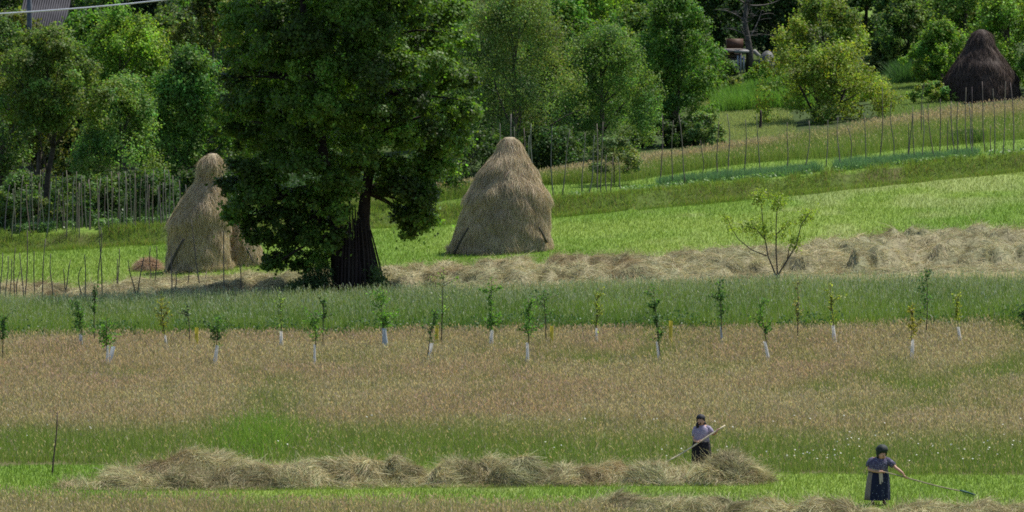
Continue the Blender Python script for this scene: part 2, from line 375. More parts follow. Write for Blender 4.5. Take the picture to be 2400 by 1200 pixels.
b, _ = blades(x, y, z, r.uniform(.2, .5, n) * (.6 + .6 * vn(x * .4, 0 * y, 212)), r.uniform(.016, .028, n), .5, vary(np.array([.125, .225, .095]), r, n, .3), r)
o = build('leek_row', [b], M_CROP); tag(o, 'row of blue green leeks along the terrace edge', 'vegetables', kind='stuff')
def leafy(name, x0, x1, yf, n, hmax, colr, seed, label):
    r = rs(seed); x = r.uniform(x0, x1, n); y = yf(x) + r.uniform(-.3, 1.0, n); z = hgt(x, y); k = vn(x * 1.6, y * .6, seed) * .6 + vn(x * 5, y * 2, seed + 1) * .5 > .5; x, y, z = x[k], y[k], z[k]; n = len(x)
    P = np.stack([x, y, z + r.uniform(.02, hmax, n)], -1)
    o = build(name, [leaves(P, .12, vary(np.array(colr), r, n, .3), r, .9)], M_CROP); return tag(o, label, 'vegetables', kind='stuff')
leafy('vegetable_row', float(bank_y.x[0] + 2), -8.0, lambda q: bank_y(q) + 1.6, 15000, .34, (.12, .21, .055), 22, 'row of leafy green vegetables in front of the pole stand')
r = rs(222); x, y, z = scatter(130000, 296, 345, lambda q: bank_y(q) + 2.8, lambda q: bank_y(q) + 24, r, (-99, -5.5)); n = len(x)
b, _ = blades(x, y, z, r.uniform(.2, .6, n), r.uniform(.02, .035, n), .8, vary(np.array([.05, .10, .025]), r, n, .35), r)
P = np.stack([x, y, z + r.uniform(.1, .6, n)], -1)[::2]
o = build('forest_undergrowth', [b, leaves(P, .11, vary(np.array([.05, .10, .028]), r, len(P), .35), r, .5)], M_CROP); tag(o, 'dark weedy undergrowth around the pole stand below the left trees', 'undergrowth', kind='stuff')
leafy('potato_row', 1.0, 24.0, lambda q: bank_y(q) + 1.4, 3000, .2, (.14, .24, .06), 23, 'low leafy vegetables along the terrace bank edge')
r = rs(24); n = 120000; x = r.uniform(-10, 27, n); y = lerp(tall_near(x), tall_far(x), r.uniform(-.03, 1.05, n)); z = hgt(x, y)
ff_ = sstep((y - tall_near(x)) / np.maximum(tall_far(x) - tall_near(x), .5)); dry = sstep((ff_ - .48 + .6 * (fbm(x * .3, y * .15, 241) - .5)) * 2.4)
o = build('tall_garden_grass', meadow('tall', x, y, z, r, 1.05, dry), M_GRASS); tag(o, 'tall grass with brown tips above the terrace garden', 'grass', kind='stuff')
# green undergrowth slopes below the shed, forest floor greenery
def patch_grass(name, u0, v0, ru, n, dep, h, colr, seed, label):
    p = gpt(u0, v0); r = rs(seed); x = p[0] + r.uniform(-1, 1, n) * (.55 + .45 * r.uniform(0, 1, n)) * ru / F * p[1] * 1.1; y = p[1] + r.uniform(-1, 1, n) * dep; z = hgt(x, y)
    b, _ = blades(x, y, z, r.uniform(.4, 1, n) * h, r.uniform(.02, .035, n), .8, vary(np.array(colr), r, n, .3), r)
    o = build(name, [b], M_GRASS); return tag(o, label, 'grass', kind='stuff')
patch_grass('stubble', 1745, 282, 105, 42000, 14, .2, (.26, .31, .11), 33, 'pale mown stubble of the clearing beside the tall dark trunked tree')
patch_grass('stubble', 2130, 222, 95, 40000, 14, .2, (.20, .28, .08), 34, 'pale mown stubble between the walnut tree and the dark haystack')
patch_grass('lush_grass', 1790, 250, 110, 14000, 3.5, 1.0, (.12, .25, .035), 25, 'lush green grass below the woodpile')
patch_grass('lush_grass', 1840, 225, 110, 9000, 4, .9, (.12, .26, .04), 26, 'bright tall grass left of the yellow green walnut tree')
patch_grass('reed_clump', 2160, 190, 70, 6500, 2, 1.1, (.05, .12, .03), 27, 'dark green reedy grass clump left of the dark haystack')
patch_grass('sedge_tuft', 2265, 332, 34, 2600, 1.0, .5, (.045, .10, .02), 28, 'dark grass tuft among the poles below the dark haystack')
patch_grass('glade_grass', 2050, 90, 60, 5000, 4, .6, (.15, .27, .05), 29, 'sunlit grass glade between the trees at the top')

# ------------------------------------------------------------------ trees
def limb_path(a, b, bow, rng, n=6):
    t = np.linspace(0, 1, n)[:, None]; a = np.asarray(a, float); b = np.asarray(b, float)
    m = (a + b) / 2 + rng.normal(size=3) * bow * np.linalg.norm(b - a) + np.array([0, 0, .1 * np.linalg.norm(b - a)])
    return (1 - t) ** 2 * a + 2 * t * (1 - t) * m + t * t * b
PROF = {'round': lambda h: np.sqrt(np.clip(1 - (2 * h - 1) ** 2, 0, 1)) ** .8,
        'egg': lambda h: np.clip(np.sin(np.pi * np.clip(h, 0, 1) ** .75), 0, 1) ** .7,
        'cone': lambda h: np.clip(1 - h, 0, 1) ** .65 * np.clip(h * 6 + .35, 0, 1),
        'spire': lambda h: np.clip(1 - h, 0, 1) ** .9 * np.clip(h * 6 + .3, 0, 1),
        'full': lambda h: np.clip(1 - np.clip(h, 0, 1) ** 2.2, 0, 1) ** .55 * np.clip(h * 2.2 + .62, 0, 1),
        'skirt': lambda h: np.clip(1 - h ** 2, 0, 1) ** .5}
def tree(name, u, y, vt, vb, wpx, col, label, cat='tree', shape='egg', n=18000, leaf=.12, clumps=60, group=None, trunk=.14, var=.2, seed=1, up=.5, stems=1, bark=(.10, .085, .065), fill=.16, lean=0.0, droop=0, cs=1.0, path=None):
    r = rs(seed * 131 + 17); n = int(n * 1.45); clumps = int(clumps * 1.7); cs = cs * .82
    if y < 0: y = float(gpt(u, -y)[1])           # a negative y names the photo row of the foot
    base = drop(u, y); base[2] -= .05
    px = y / F; zt = float(at(np.array([u]), np.array([vt]), np.array([y]))[0, 2]); zb = float(at(np.array([u]), np.array([vb]), np.array([y]))[0, 2]); zb = max(zb, base[2] + .05)
    R = wpx * 1.16 * px / 2; hh = zt - zb
    root = thing(name, base, label, cat, group)
    hN = r.uniform(0.02, .97, clumps) ** (.85); rr = PROF[shape](hN) * R * np.sqrt(r.uniform(.12, 1, clumps)); an = r.uniform(0, 2 * np.pi, clumps)
    lop = 1 + .25 * np.sin(an * 2 + r.uniform(0, 6)) + .18 * np.sin(an * 3 + r.uniform(0, 6) + hN * 5)
    C = np.stack([base[0] + rr * lop * np.cos(an) + lean * hN * R, base[1] + rr * lop * np.sin(an), zb + hN * hh], -1)
    cr = cs * r.uniform(.13, .24, clumps) * (R * .9 + hh * .18)
    wgt = cr ** 2; wgt /= wgt.sum(); idx = r.choice(clumps, n, p=wgt)
    d = np.clip(r.normal(size=(n, 3)), -1.9, 1.9) * np.array([.52, .52, .42])
    NS = 7; sp = nrm(r.normal(size=(clumps, NS, 3)) + np.array([0, 0, .75])); ks = r.uniform(size=n) < .34; m_ = ks.sum()
    d[ks] = sp[idx[ks], r.integers(0, NS, m_)] * (r.uniform(.1, 1, m_) ** .7 * 1.35)[:, None] + r.normal(size=(m_, 3)) * .10
    P = C[idx] + d * cr[idx][:, None]
    if droop: P[:, 2] -= droop * (r.uniform(0, 1, n) ** 2) * np.linalg.norm(d[:, :2], axis=1) * cr[idx]
    # stray twigs beyond the clumps
    k = r.uniform(size=n) < .07; P[k] += r.normal(size=(k.sum(), 3)) * (cr[idx][k] * .4)[:, None]
    P[:, 2] = np.maximum(P[:, 2], hgt(P[:, 0], P[:, 1]) + .04)
    ct = 1 + var * r.normal(size=(clumps, 1)); hue = 1 + .10 * r.normal(size=(clumps, 1)) * np.array([1.2, .3, -.6])
    c = np.array([1.50, 1.30, 1.02]) * np.asarray(col) * ct[idx] * hue[idx] * r.uniform(.65, 1.4, (n, 1)) * (1 + .12 * r.normal(size=(n, 3)))
    cr_o = build('crown', [(p[0] - base, p[1], p[2]) for p in [leaves(P, leaf, np.clip(c, .006, .6), r, up, .62, d)]], M_BLEAF, root)
    parts = []
    for s in range(stems):
        off = np.array([(s - (stems - 1) / 2) * .16, r.normal() * .1, 0]) if stems > 1 else np.zeros(3)
        top = base + np.array([lean * R * .6 + (off[0] * 6 if stems > 1 else 0) + r.normal() * R * .06, r.normal() * .2, (zt - base[2]) * (.85 if stems == 1 else .7)])
        tp = limb_path(base + off - np.array([0, 0, .15]), top, .05, r, 9); tr = np.linspace(trunk, trunk * .15, 9) * (1 if stems == 1 else .7); tr[0] *= 1.35
        if path: pa = np.array(path, float); tp = at(np.interp(np.linspace(0, 1, 9), np.linspace(0, 1, len(pa)), pa[:, 0]), np.interp(np.linspace(0, 1, 9), np.linspace(0, 1, len(pa)), pa[:, 1]), np.full(9, y)); tp[0] = base - np.array([0, 0, .1]); top = tp[-1]
        parts.append(tube(tp, tr, bark, 8))
        for q in r.choice(clumps, min(clumps, 15 if stems == 1 else 7), replace=False):
            zq = C[q, 2]; f = np.clip((zq - base[2]) / max(top[2] - base[2], .1) - .28, .08, .9); s0 = tp[int(f * 8)]
            parts.append(tube(limb_path(s0, C[q], .09, r), np.linspace(trunk * .42 * (1 - .5 * f), trunk * .06, 6), bark, 5))
    build('trunk', rel(parts, base), M_BARK, root, True)
    return root
G1 = (.075, .155, .028); G2 = (.05, .115, .026); G3 = (.10, .19, .03); GW = (.075, .13, .05); GD = (.025, .06, .018); GY = (.15, .22, .035); GO = (.085, .125, .03)
# left edge
tree('orchard_tree', 108, 318, 78, 305, 250, (.075, .128, .034), 'tall olive green tree with a bent dark trunk at the left edge', n=24000, seed=1, trunk=.14, cs=.9, bark=(.035, .03, .025), path=[(108, 565), (108, 470), (112, 410), (124, 350), (128, 300), (118, 272), (106, 240), (112, 190), (108, 130)])
tree('ash_tree', 300, 350, 22, 330, 210, G3, 'bright green tree with a pointed ragged top in the upper left', shape='egg', n=24000, seed=2)
tree('willow_bush', 285, 330, 190, 500, 200, (.09, .17, .045), 'light green rounded willow above the pole stand', shape='full', n=22000, seed=3, leaf=.1)
tree('leafy_tree', 450, 338, 120, 500, 190, (.065, .14, .032), 'mid green tree directly behind the left haystack', shape='full', n=22000, seed=4)
tree('olive_tree', 495, 356, -40, 330, 140, GO, 'tall thin olive brown tree left of the big foreground tree', n=16000, seed=5, var=.3, cs=.8)
tree('spruce', 350, 392, -120, 200, 240, (.018, .04, .016), 'dark evergreen behind the pointed bright green tree', shape='cone', n=15000, leaf=.17, seed=6, up=.2)
tree('spruce', 190, 386, 40, 250, 160, (.02, .045, .017), 'low dark evergreen right of the grey corrugated roof', shape='cone', n=11000, leaf=.17, seed=7, up=.2)
tree('leafy_tree', 10, 345, 60, 420, 190, (.06, .115, .03), 'shaded green tree in the far left corner under the roof', n=16000, seed=8)
tree('leafy_tree', 200, 362, 150, 420, 230, (.05, .10, .026), 'dark green tree between the bent trunk tree and the pointed tree', n=16000, seed=9, leaf=.14)
tree('leafy_tree', -60, 400, -80, 120, 260, GD, 'dark tree left of the corrugated roof at the top left corner', n=12000, seed=10, leaf=.18)
tree('leafy_tree', 400, 375, 20, 330, 190, (.05, .095, .028), 'dull green tree behind the left haystack and right of the pointed tree', n=14000, seed=11, leaf=.15)
# behind the big tree
tree('forest_tree', 590, 360, -60, 430, 240, (.05, .105, .028), 'green tree showing behind the left side of the big foreground tree', shape='full', n=16000, leaf=.15, seed=12)
tree('forest_tree', 760, 365, -60, 440, 260, (.045, .10, .026), 'green tree hidden behind the middle of the big foreground tree', shape='full', n=15000, leaf=.15, seed=13)
tree('forest_tree', 925, 362, -60, 430, 230, (.045, .10, .026), 'green tree behind the right trunk of the big foreground tree', shape='full', n=15000, leaf=.15, seed=14)
tree('forest_tree', 1040, 352, -20, 410, 150, (.06, .14, .03), 'green tree between the big foreground tree and the broad grey willow', shape='full', n=15000, leaf=.13, seed=15)
# centre
tree('willow', 1200, -398, -25, 425, 285, (.085, .145, .05), 'broad grey green willow right behind the middle haystack', shape='full', n=42000, leaf=.085, seed=16, clumps=90, up=.2)
tree('willow', 1415, -374, 75, 395, 225, (.07, .14, .042), 'rounded willow between the broad willow and the tree with a dark trunk', shape='full', n=34000, leaf=.085, seed=17, clumps=80, up=.2)
tree('alder', 1572, -338, -15, 345, 150, (.065, .145, .03), 'tall green tree with a dark trunk left of the pale hay clearing', shape='full', n=30000, leaf=.105, seed=18, clumps=70, lean=.1)
tree('leafy_tree', 1390, 372, -50, 200, 200, G3, 'bright green tree top behind the gap of the two willows', n=16000, leaf=.13, seed=19)
tree('forest_tree', 1500, 384, -70, 200, 190, (.06, .13, .03), 'green tree behind the tall tree with a dark trunk', n=14000, leaf=.15, seed=20)
tree('shrub', 1440, 324, 326, 402, 115, (.085, .13, .058), 'small silvery leaved shrub at the foot of the rounded willow', 'shrub', 'skirt', n=5500, leaf=.09, clumps=22, seed=21, trunk=.03)
tree('shrub', 1652, 338, 268, 345, 80, (.10, .17, .06), 'pale green shrub at the right foot of the dark trunked tree', 'shrub', 'skirt', n=4500, leaf=.09, clumps=20, seed=22, trunk=.03)
tree('forest_tree', 1330, 360, 60, 380, 240, GD, 'dark shaded tree in the gap behind the two willows', shape='full', n=15000, leaf=.15, seed=23)
tree('forest_tree', 1110, 356, 100, 400, 220, (.03, .06, .02), 'dark shaded tree left behind the broad grey willow', shape='full', n=13000, leaf=.15, seed=24)
# right
tree('walnut_tree', 1932, -284, 112, 292, 262, (.115, .175, .033), 'broad yellow green walnut tree with many dark limbs', shape='skirt', n=16000, leaf=.11, clumps=70, seed=25, stems=4, trunk=.10, bark=(.05, .042, .035), var=.25, cs=.85)
tree('walnut_tree', 1925, -225, 0, 170, 215, (.11, .175, .033), 'upright yellow green tree rising behind the broad walnut', shape='egg', n=19000, leaf=.12, clumps=55, seed=26, trunk=.12, cs=.9)
tree('forest_tree', 1840, -140, -60, 130, 190, (.025, .055, .02), 'dark tree behind the bare dead tree and the stone hut', n=14000, leaf=.16, seed=27)
tree('forest_tree', 1690, -125, -80, 110, 170, (.032, .07, .022), 'dark tree above the woodpile', n=14000, leaf=.16, seed=28)
tree('leafy_tree', 1606, -190, 55, 200, 80, (.05, .11, .028), 'green leafy tree just left of the woodpile', n=10000, leaf=.14, seed=29)
tree('plum_tree', 2122, -168, -20, 165, 150, (.07, .125, .035), 'mid green tree with a thin trunk above the reedy grass', n=15000, leaf=.13, seed=30, trunk=.1)
tree('shrub', 2072, -172, 98, 172, 96, (.065, .115, .045), 'round dark shrub between the walnut tree and the reedy grass', 'shrub', 'round', n=7000, leaf=.1, clumps=26, seed=31, trunk=.04)
tree('orchard_tree', 2205, -205, 55, 215, 120, (.10, .19, .035), 'bright green small tree left of the dark haystack top', n=12000, leaf=.12, seed=32)
tree('orchard_tree', 2365, -215, -40, 230, 190, (.105, .20, .035), 'bright green tree behind the right side of the dark haystack', n=19000, leaf=.12, seed=33)
tree('orchard_tree', 2270, -175, -70, 150, 150, (.085, .16, .035), 'tree top behind the peak of the dark haystack', n=13000, leaf=.14, seed=34)
tree('forest_tree', 2025, -110, -80, 80, 150, (.06, .115, .03), 'green tree at the top edge above the round dark shrub', n=12000, leaf=.16, seed=35)
tree('forest_tree', 2185, -120, -100, 60, 190, (.05, .10, .028), 'tree at the top edge left of the dark haystack peak', n=12000, leaf=.17, seed=36)
tree('orchard_tree', 2462, -222, 40, 260, 120, (.09, .175, .035), 'bright green tree at the right edge beside the dark haystack', n=12000, leaf=.13, seed=37)
tree('shrub', 2182, -246, 196, 246, 90, (.11, .19, .045), 'leafy shrub left of the foot of the dark haystack', 'shrub', 'skirt', n=4500, leaf=.1, clumps=20, seed=38, trunk=.03)
tree('shrub', 1700, -232, 182, 232, 100, (.12, .17, .06), 'pinkish green shrub in front of the woodpile', 'shrub', 'skirt', n=5000, leaf=.1, clumps=22, seed=39, trunk=.03)
tree('shrub', 1782, -218, 150, 222, 80, (.10, .20, .035), 'bright green shrub below the stone hut', 'shrub', 'skirt', n=4500, leaf=.1, clumps=20, seed=40, trunk=.03)
tree('shrub', 2000, -236, 175, 240, 110, (.09, .17, .035), 'leafy shrub behind the right side of the broad walnut', 'shrub', 'skirt', n=5000, leaf=.11, clumps=20, seed=41, trunk=.03)
# undergrowth behind the pole stand, and shrubs at the left
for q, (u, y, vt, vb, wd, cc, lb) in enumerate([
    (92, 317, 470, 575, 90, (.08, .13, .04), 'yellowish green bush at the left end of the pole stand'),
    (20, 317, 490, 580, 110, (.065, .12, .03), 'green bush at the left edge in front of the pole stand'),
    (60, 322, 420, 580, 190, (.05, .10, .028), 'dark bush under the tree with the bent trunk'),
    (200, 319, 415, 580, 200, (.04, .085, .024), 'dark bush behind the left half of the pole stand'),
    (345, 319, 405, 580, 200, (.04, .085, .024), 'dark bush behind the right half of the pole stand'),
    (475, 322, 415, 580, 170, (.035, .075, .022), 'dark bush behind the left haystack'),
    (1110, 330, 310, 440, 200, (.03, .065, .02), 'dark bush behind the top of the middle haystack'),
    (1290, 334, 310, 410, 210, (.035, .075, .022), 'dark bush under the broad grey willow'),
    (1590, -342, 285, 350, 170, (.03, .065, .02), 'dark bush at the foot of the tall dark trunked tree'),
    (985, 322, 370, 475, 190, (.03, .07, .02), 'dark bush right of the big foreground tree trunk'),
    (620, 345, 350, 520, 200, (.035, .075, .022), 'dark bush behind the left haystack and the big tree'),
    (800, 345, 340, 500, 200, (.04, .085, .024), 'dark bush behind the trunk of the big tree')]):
    tree('bush', u, y, vt, vb, wd, cc, lb, 'bush', 'skirt', n=6500, leaf=.12, clumps=26, seed=60 + q, trunk=.04)  # the darker leaf colours paint in shade under the trees
# the wood closing the top of the hillside, and the shaded trees inside it
for q, u in enumerate(range(-150, 2600, 105)):
    r0 = rs(900 + q); yy = 405 + r0.uniform(-4, 24)
    if -20 < u < 230: yy = 440
    if 1960 < u < 2150: yy = 440
    tree('wood_tree', u + r0.uniform(-30, 30), yy, -160 + r0.uniform(-60, 60), 130, 230, (.04 + .03 * r0.uniform(), .085 + .045 * r0.uniform(), .024), 'shaded tree of the wood along the top of the slope', n=9500, leaf=.19, clumps=44, seed=100 + q, group='trees of the wood along the top')
for q, u in enumerate(range(-90, 1640, 95)):
    r0 = rs(950 + q); yy = 362 + r0.uniform(-4, 12)
    if 20 < u < 180: yy = 352; vt = 150
    else: vt = 30 + r0.uniform(-40, 80)
    tree('inner_tree', u + r0.uniform(-25, 25), yy, vt, 520, 200, (.045 + .03 * r0.uniform(), .095 + .05 * r0.uniform(), .026), 'dark shaded tree inside the wood behind the nearer trees', n=9000, leaf=.17, clumps=50, seed=150 + q, shape='skirt', group='shaded trees inside the wood')

# dead tree, with bare pale twigs
r = rs(301); DY = float(gpt(1757, 168)[1]); b = gpt(1757, 168); root = thing('dead_tree', b, 'bare grey dead tree beside the woodpile', 'tree')
P = at(np.array([1757, 1757, 1752, 1745, 1750, 1753]), np.array([150, 120, 90, 50, 10, -40]), np.full(6, DY)); P[0] = b
parts = [tube(P, [.20, .17, .15, .12, .08, .04], (.075, .068, .06), 8)]
for q in range(26):
    s0 = P[r.integers(2, 6)] + r.normal(size=3) * .05; e = s0 + np.array([r.normal() * .75, r.normal() * .5, r.uniform(.1, 1.4)])
    pp = limb_path(s0, e, .12, r); parts.append(tube(pp, np.linspace(.04, .008, 6), (.10, .092, .082), 4))
    for k in range(3):
        parts.append(tube(limb_path(pp[3 + k % 3], pp[3 + k % 3] + np.array([r.normal() * .35, r.normal() * .2, r.uniform(-.1, .5)]), .1, r), np.linspace(.016, .006, 6), (.12, .11, .10), 3))
build('trunk', rel(parts, b), M_BARK, root, True)

# ------------------------------------------------------------------ the big foreground tree
YT = gpt(845, 684)[1]; BT = gpt(845, 684)
poly = np.array([(1000, -250), (1055, -50), (1072, 60), (1098, 180), (1122, 265), (1124, 298), (1092, 318), (1050, 345), (1010, 400), (1005, 450), (1000, 510), (985, 540), (962, 535), (935, 500), (905, 470), (868, 450), (838, 400), (805, 455), (800, 500), (775, 530), (765, 585), (725, 620), (665, 632), (640, 600), (600, 560), (560, 550), (535, 500), (505, 462), (512, 440), (585, 402), (588, 352), (545, 325), (520, 300), (540, 280), (558, 200), (548, 100), (545, 0), (575, -150), (650, -280), (800, -360), (920, -340)], float)
def inpoly(p, pts):
    x, y = pts[:, 0], pts[:, 1]; c = np.zeros(len(pts), bool); j = len(p) - 1
    for i in range(len(p)):
        k = ((p[i, 1] > y) != (p[j, 1] > y)) & (x < (p[j, 0] - p[i, 0]) * (y - p[i, 1]) / (p[j, 1] - p[i, 1] + 1e-9) + p[i, 0]); c ^= k; j = i
    return c
r = rs(77)
lobes = [(572, 40, 62, 1.0), (590, 140, 60, .2), (575, 235, 58, -.6), (552, 312, 48, .5), (640, 200, 66, 1.8), (700, 228, 66, -2.6), (690, 125, 66, .6), (640, 60, 70, -1.5), (740, 40, 72, 1.8), (800, 110, 70, -.8), (770, 190, 62, 1.6), (830, 200, 58, 2.2), (880, 120, 64, -1.6), (900, 30, 70, .8), (975, 20, 66, -.8), (1025, 75, 52, .6), (960, 110, 62, 1.9), (1000, 165, 62, -1.4), (1060, 185, 48, .3), (1085, 262, 46, -.5), (1040, 262, 52, 1.2), (975, 250, 60, -1.9), (915, 235, 58, 1.4), (1065, 312, 40, .4), (1000, 325, 56, -.4), (930, 320, 56, -1.6), (985, 395, 48, .2), (930, 395, 44, -.9), (968, 460, 42, -.3), (985, 515, 32, -.1), (945, 500, 30, .3), (905, 440, 34, .6), (800, 285, 60, -1.8), (740, 330, 62, .8), (670, 310, 64, -1.2), (610, 310, 58, .9), (640, 385, 58, -.2), (580, 400, 46, -1.0), (710, 400, 60, -1.9), (780, 390, 54, .9), (545, 435, 36, -.4), (600, 465, 52, -1.3), (560, 500, 40, .2), (660, 470, 54, .7), (720, 475, 52, -.9), (770, 460, 42, -.1), (610, 535, 44, -.5), (665, 560, 46, .3), (720, 555, 44, -.7), (765, 535, 34, .3), (690, 605, 34, -.2), (645, 605, 30, .3), (740, 600, 30, .2), (850, 330, 46, -.6), (840, 400, 34, 1.3), (800, 45, 60, 2.6), (700, 300, 50, 2.4), (900, 300, 44, 2.4)]
lobes += [(1082, 190, 44, .8), (1098, 275, 40, .2), (1068, 105, 46, -.4), (1062, 338, 38, -.5), (1050, 30, 50, .9), (1035, 395, 34, .3), (548, 70, 48, .4), (556, 190, 46, .8), (535, 262, 38, .3), (548, 500, 34, -.6), (640, 622, 28, -.1), (596, 560, 34, -.2), (705, 628, 26, .3), (760, 570, 34, -1.1), (788, 500, 38, -1.4), (800, 440, 42, -1.5), (790, 555, 28, -1.3), (745, 615, 26, -.6), (1005, 520, 26, .1), (955, 545, 24, .4), (985, 430, 52, .6), (965, 500, 44, .1), (930, 440, 48, -.5), (890, 400, 48, -.4), (990, 470, 40, -.4), (975, 530, 30, .2), (660, 520, 54, -1.0), (720, 520, 52, .2), (590, 440, 50, -.2), (860, 260, 60, -2.8), (870, 180, 62, -3.0), (760, 260, 60, -3.0), (740, 170, 62, -2.6), (700, 90, 66, -2.8), (870, 60, 66, -2.9), (850, 360, 44, -2.0), (775, 420, 50, -1.8), (620, 250, 60, -1.0), (1030, 350, 44, .8), (640, 130, 60, -2.0), (800, 10, 66, -3.0), (950, 170, 60, -2.5)]
for q in range(46): lobes.append((r.uniform(580, 1010), r.uniform(-340, -20), r.uniform(56, 82), r.uniform(-3, 3)))
lb_ = np.array(lobes); K_ = YT / F; LC = at(lb_[:, 0], lb_[:, 1], YT + lb_[:, 3]); LR = lb_[:, 2] * K_ * 1.16
sub = 17; C = []; cr = []; OUT = []; lobe_of = []
for q in range(len(lb_)):
    dd = nrm(r.normal(size=(sub, 3)) + np.array([0, -.15, .45])); C.append(LC[q] + dd * LR[q] * np.array([.92, .92, .62]) * r.uniform(.55, 1.0, (sub, 1))); cr.append(LR[q] * r.uniform(.20, .37, sub)); OUT.append(dd); lobe_of += [q] * sub
C = np.concatenate(C); cr = np.concatenate(cr); OUT = np.concatenate(OUT); lobe_of = np.array(lobe_of); nc = len(C); n = 290000
root = thing('big_tree', BT, 'large dark green broadleaf tree with two trunks standing between the haystacks', 'tree')
wg = cr ** 2; wg /= wg.sum(); idx = r.choice(nc, n, p=wg)
d = np.clip(r.normal(size=(n, 3)), -1.8, 1.8) * np.array([.5, .5, .36])
NS = 7; sp = nrm(r.normal(size=(nc, NS, 3)) + np.array([0, 0, .25])); ks = r.uniform(size=n) < .17; m_ = ks.sum()
d[ks] = sp[idx[ks], r.integers(0, NS, m_)] * (r.uniform(.1, 1, m_) ** .7 * 1.25)[:, None] + r.normal(size=(m_, 3)) * .10
P = C[idx] + d * cr[idx][:, None]; P[:, 2] -= .25 * r.uniform(0, 1, n) ** 2 * cr[idx]
k = r.uniform(size=n) < .06; P[k] += r.normal(size=(k.sum(), 3)) * .28
ct = (1 + .33 * np.clip(r.normal(size=(len(lb_), 1)), -1.5, 2))[lobe_of] * (1 + .12 * r.normal(size=(nc, 1)))
c = np.array([.074, .134, .022]) * ct[idx] * r.uniform(.65, 1.4, (n, 1)) * (1 + .1 * r.normal(size=(n, 3)))
build('crown', rel([leaves(P, .128, np.clip(c, .006, .5), r, .45, .7, d + .9 * OUT[idx])], BT), M_LEAF, root)
def ipath(uv, dy=0): a = np.array(uv, float); return at(a[:, 0], a[:, 1], YT + np.full(len(a), dy, float))
BK = (.026, .021, .017)
t1 = ipath([(822, 690), (815, 640), (806, 580), (795, 520), (778, 460), (764, 400), (752, 320), (735, 200), (715, 60), (700, -80), (690, -220)], -.1)
t2 = ipath([(862, 690), (858, 640), (852, 590), (851, 520), (857, 450), (868, 390), (878, 310), (876, 220), (868, 110), (872, -20), (885, -150), (900, -260)], .35)
t3 = ipath([(783, 690), (780, 640), (779, 590), (776, 540), (770, 500)], .5)
t4 = ipath([(862, 560), (840, 480), (815, 430), (790, 400)], .3)
parts = [tube(t1, [.62, .54, .44, .30, .22, .18, .16, .14, .11, .08, .04], BK, 10), tube(t2, [.52, .46, .35, .235, .19, .18, .165, .15, .12, .10, .07, .04], BK, 10), tube(t3, [.09, .075, .07, .06, .05], BK, 6)]
sk = np.concatenate([t1[4:], t2[4:]])
for q in r.choice(nc, 90, replace=False):
    dd = np.linalg.norm(sk - C[q], axis=1) + np.where(sk[:, 2] > C[q, 2] + .3, 3, 0); s0 = sk[dd.argmin()]
    parts.append(tube(limb_path(s0, C[q], .08, r), np.linspace(.075, .014, 6), BK, 5))
for (uv) in ([(872, 310), (895, 285), (920, 265), (950, 250)], [(868, 390), (900, 400), (930, 430), (955, 470)], [(757, 330), (700, 300), (640, 290), (590, 285)], [(770, 430), (700, 440), (640, 470), (590, 500)], [(800, 540), (740, 560), (690, 590), (660, 610)]):
    parts.append(tube(ipath(uv, -.5), np.linspace(.085, .03, len(uv)), BK, 6))
build('trunk', rel(parts, BT), M_BARK, root, True)
# suckers and weeds round the foot
n = 5200; q = r.integers(0, 9, n); cx = np.array([700, 722, 745, 752, 765, 895, 880, 735, 690])[q]; cz = np.array([.2, .4, .55, .3, .6, .25, .5, .2, .15])[q]
Pw = at(cx + r.normal(size=n) * 9, np.full(n, 684.), YT - .6 + r.normal(size=n) * .3); Pw[:, 2] = hgt(Pw[:, 0], Pw[:, 1]) + np.abs(r.normal(size=n)) * .15 + cz * r.uniform(.2, 1.6, n)
o = build('suckers', [leaves(Pw, .085, vary(np.array([.055, .095, .035]), r, n, .35), r, .3)], M_LEAF); tag(o, 'leafy shoots and weeds round the foot of the big tree', 'weeds', kind='stuff')
# poles stored leaning round the trunk
PW = (.022, .018, .015)
lean = [(792, 688, 800, 505, -.7), (800, 692, 808, 490, -.85), (808, 694, 814, 500, -.9), (817, 695, 820, 470, -.9), (826, 695, 826, 488, -.95), (835, 694, 832, 480, -.95), (845, 693, 838, 496, -.9), (856, 692, 844, 510, -.85), (868, 690, 852, 500, -.75), (880, 687, 860, 530, -.6), (889, 684, 864, 540, -.4), (897, 680, 866, 545, -.2), (903, 674, 868, 538, .1), (812, 690, 812, 520, -.2), (824, 690, 822, 515, -.3), (836, 690, 830, 512, -.3), (846, 690, 838, 518, -.3), (830, 692, 842, 505, -.6), (804, 690, 806, 515, -.3), (786, 684, 792, 520, -.4)]
for q, (u0, v0, u1, v1, dy) in enumerate(lean):
    a = at(np.array([u0]), np.array([v0]), np.array([YT + dy]))[0]; a[2] = float(hgt(a[0], a[1])) - .02; b = at(np.array([u1]), np.array([v1]), np.array([YT + dy * .35]))[0]
    o = build('stored_pole', [tube(limb_path(a, b, .012, r, 7), np.linspace(.042, .025, 7), vary(np.array(PW), r, 1, .3)[0], 6)], M_POLE, smooth=True)
    tag(o, 'dark wooden pole stored leaning on the trunk of the big tree', 'pole', 'poles stored against the big tree')

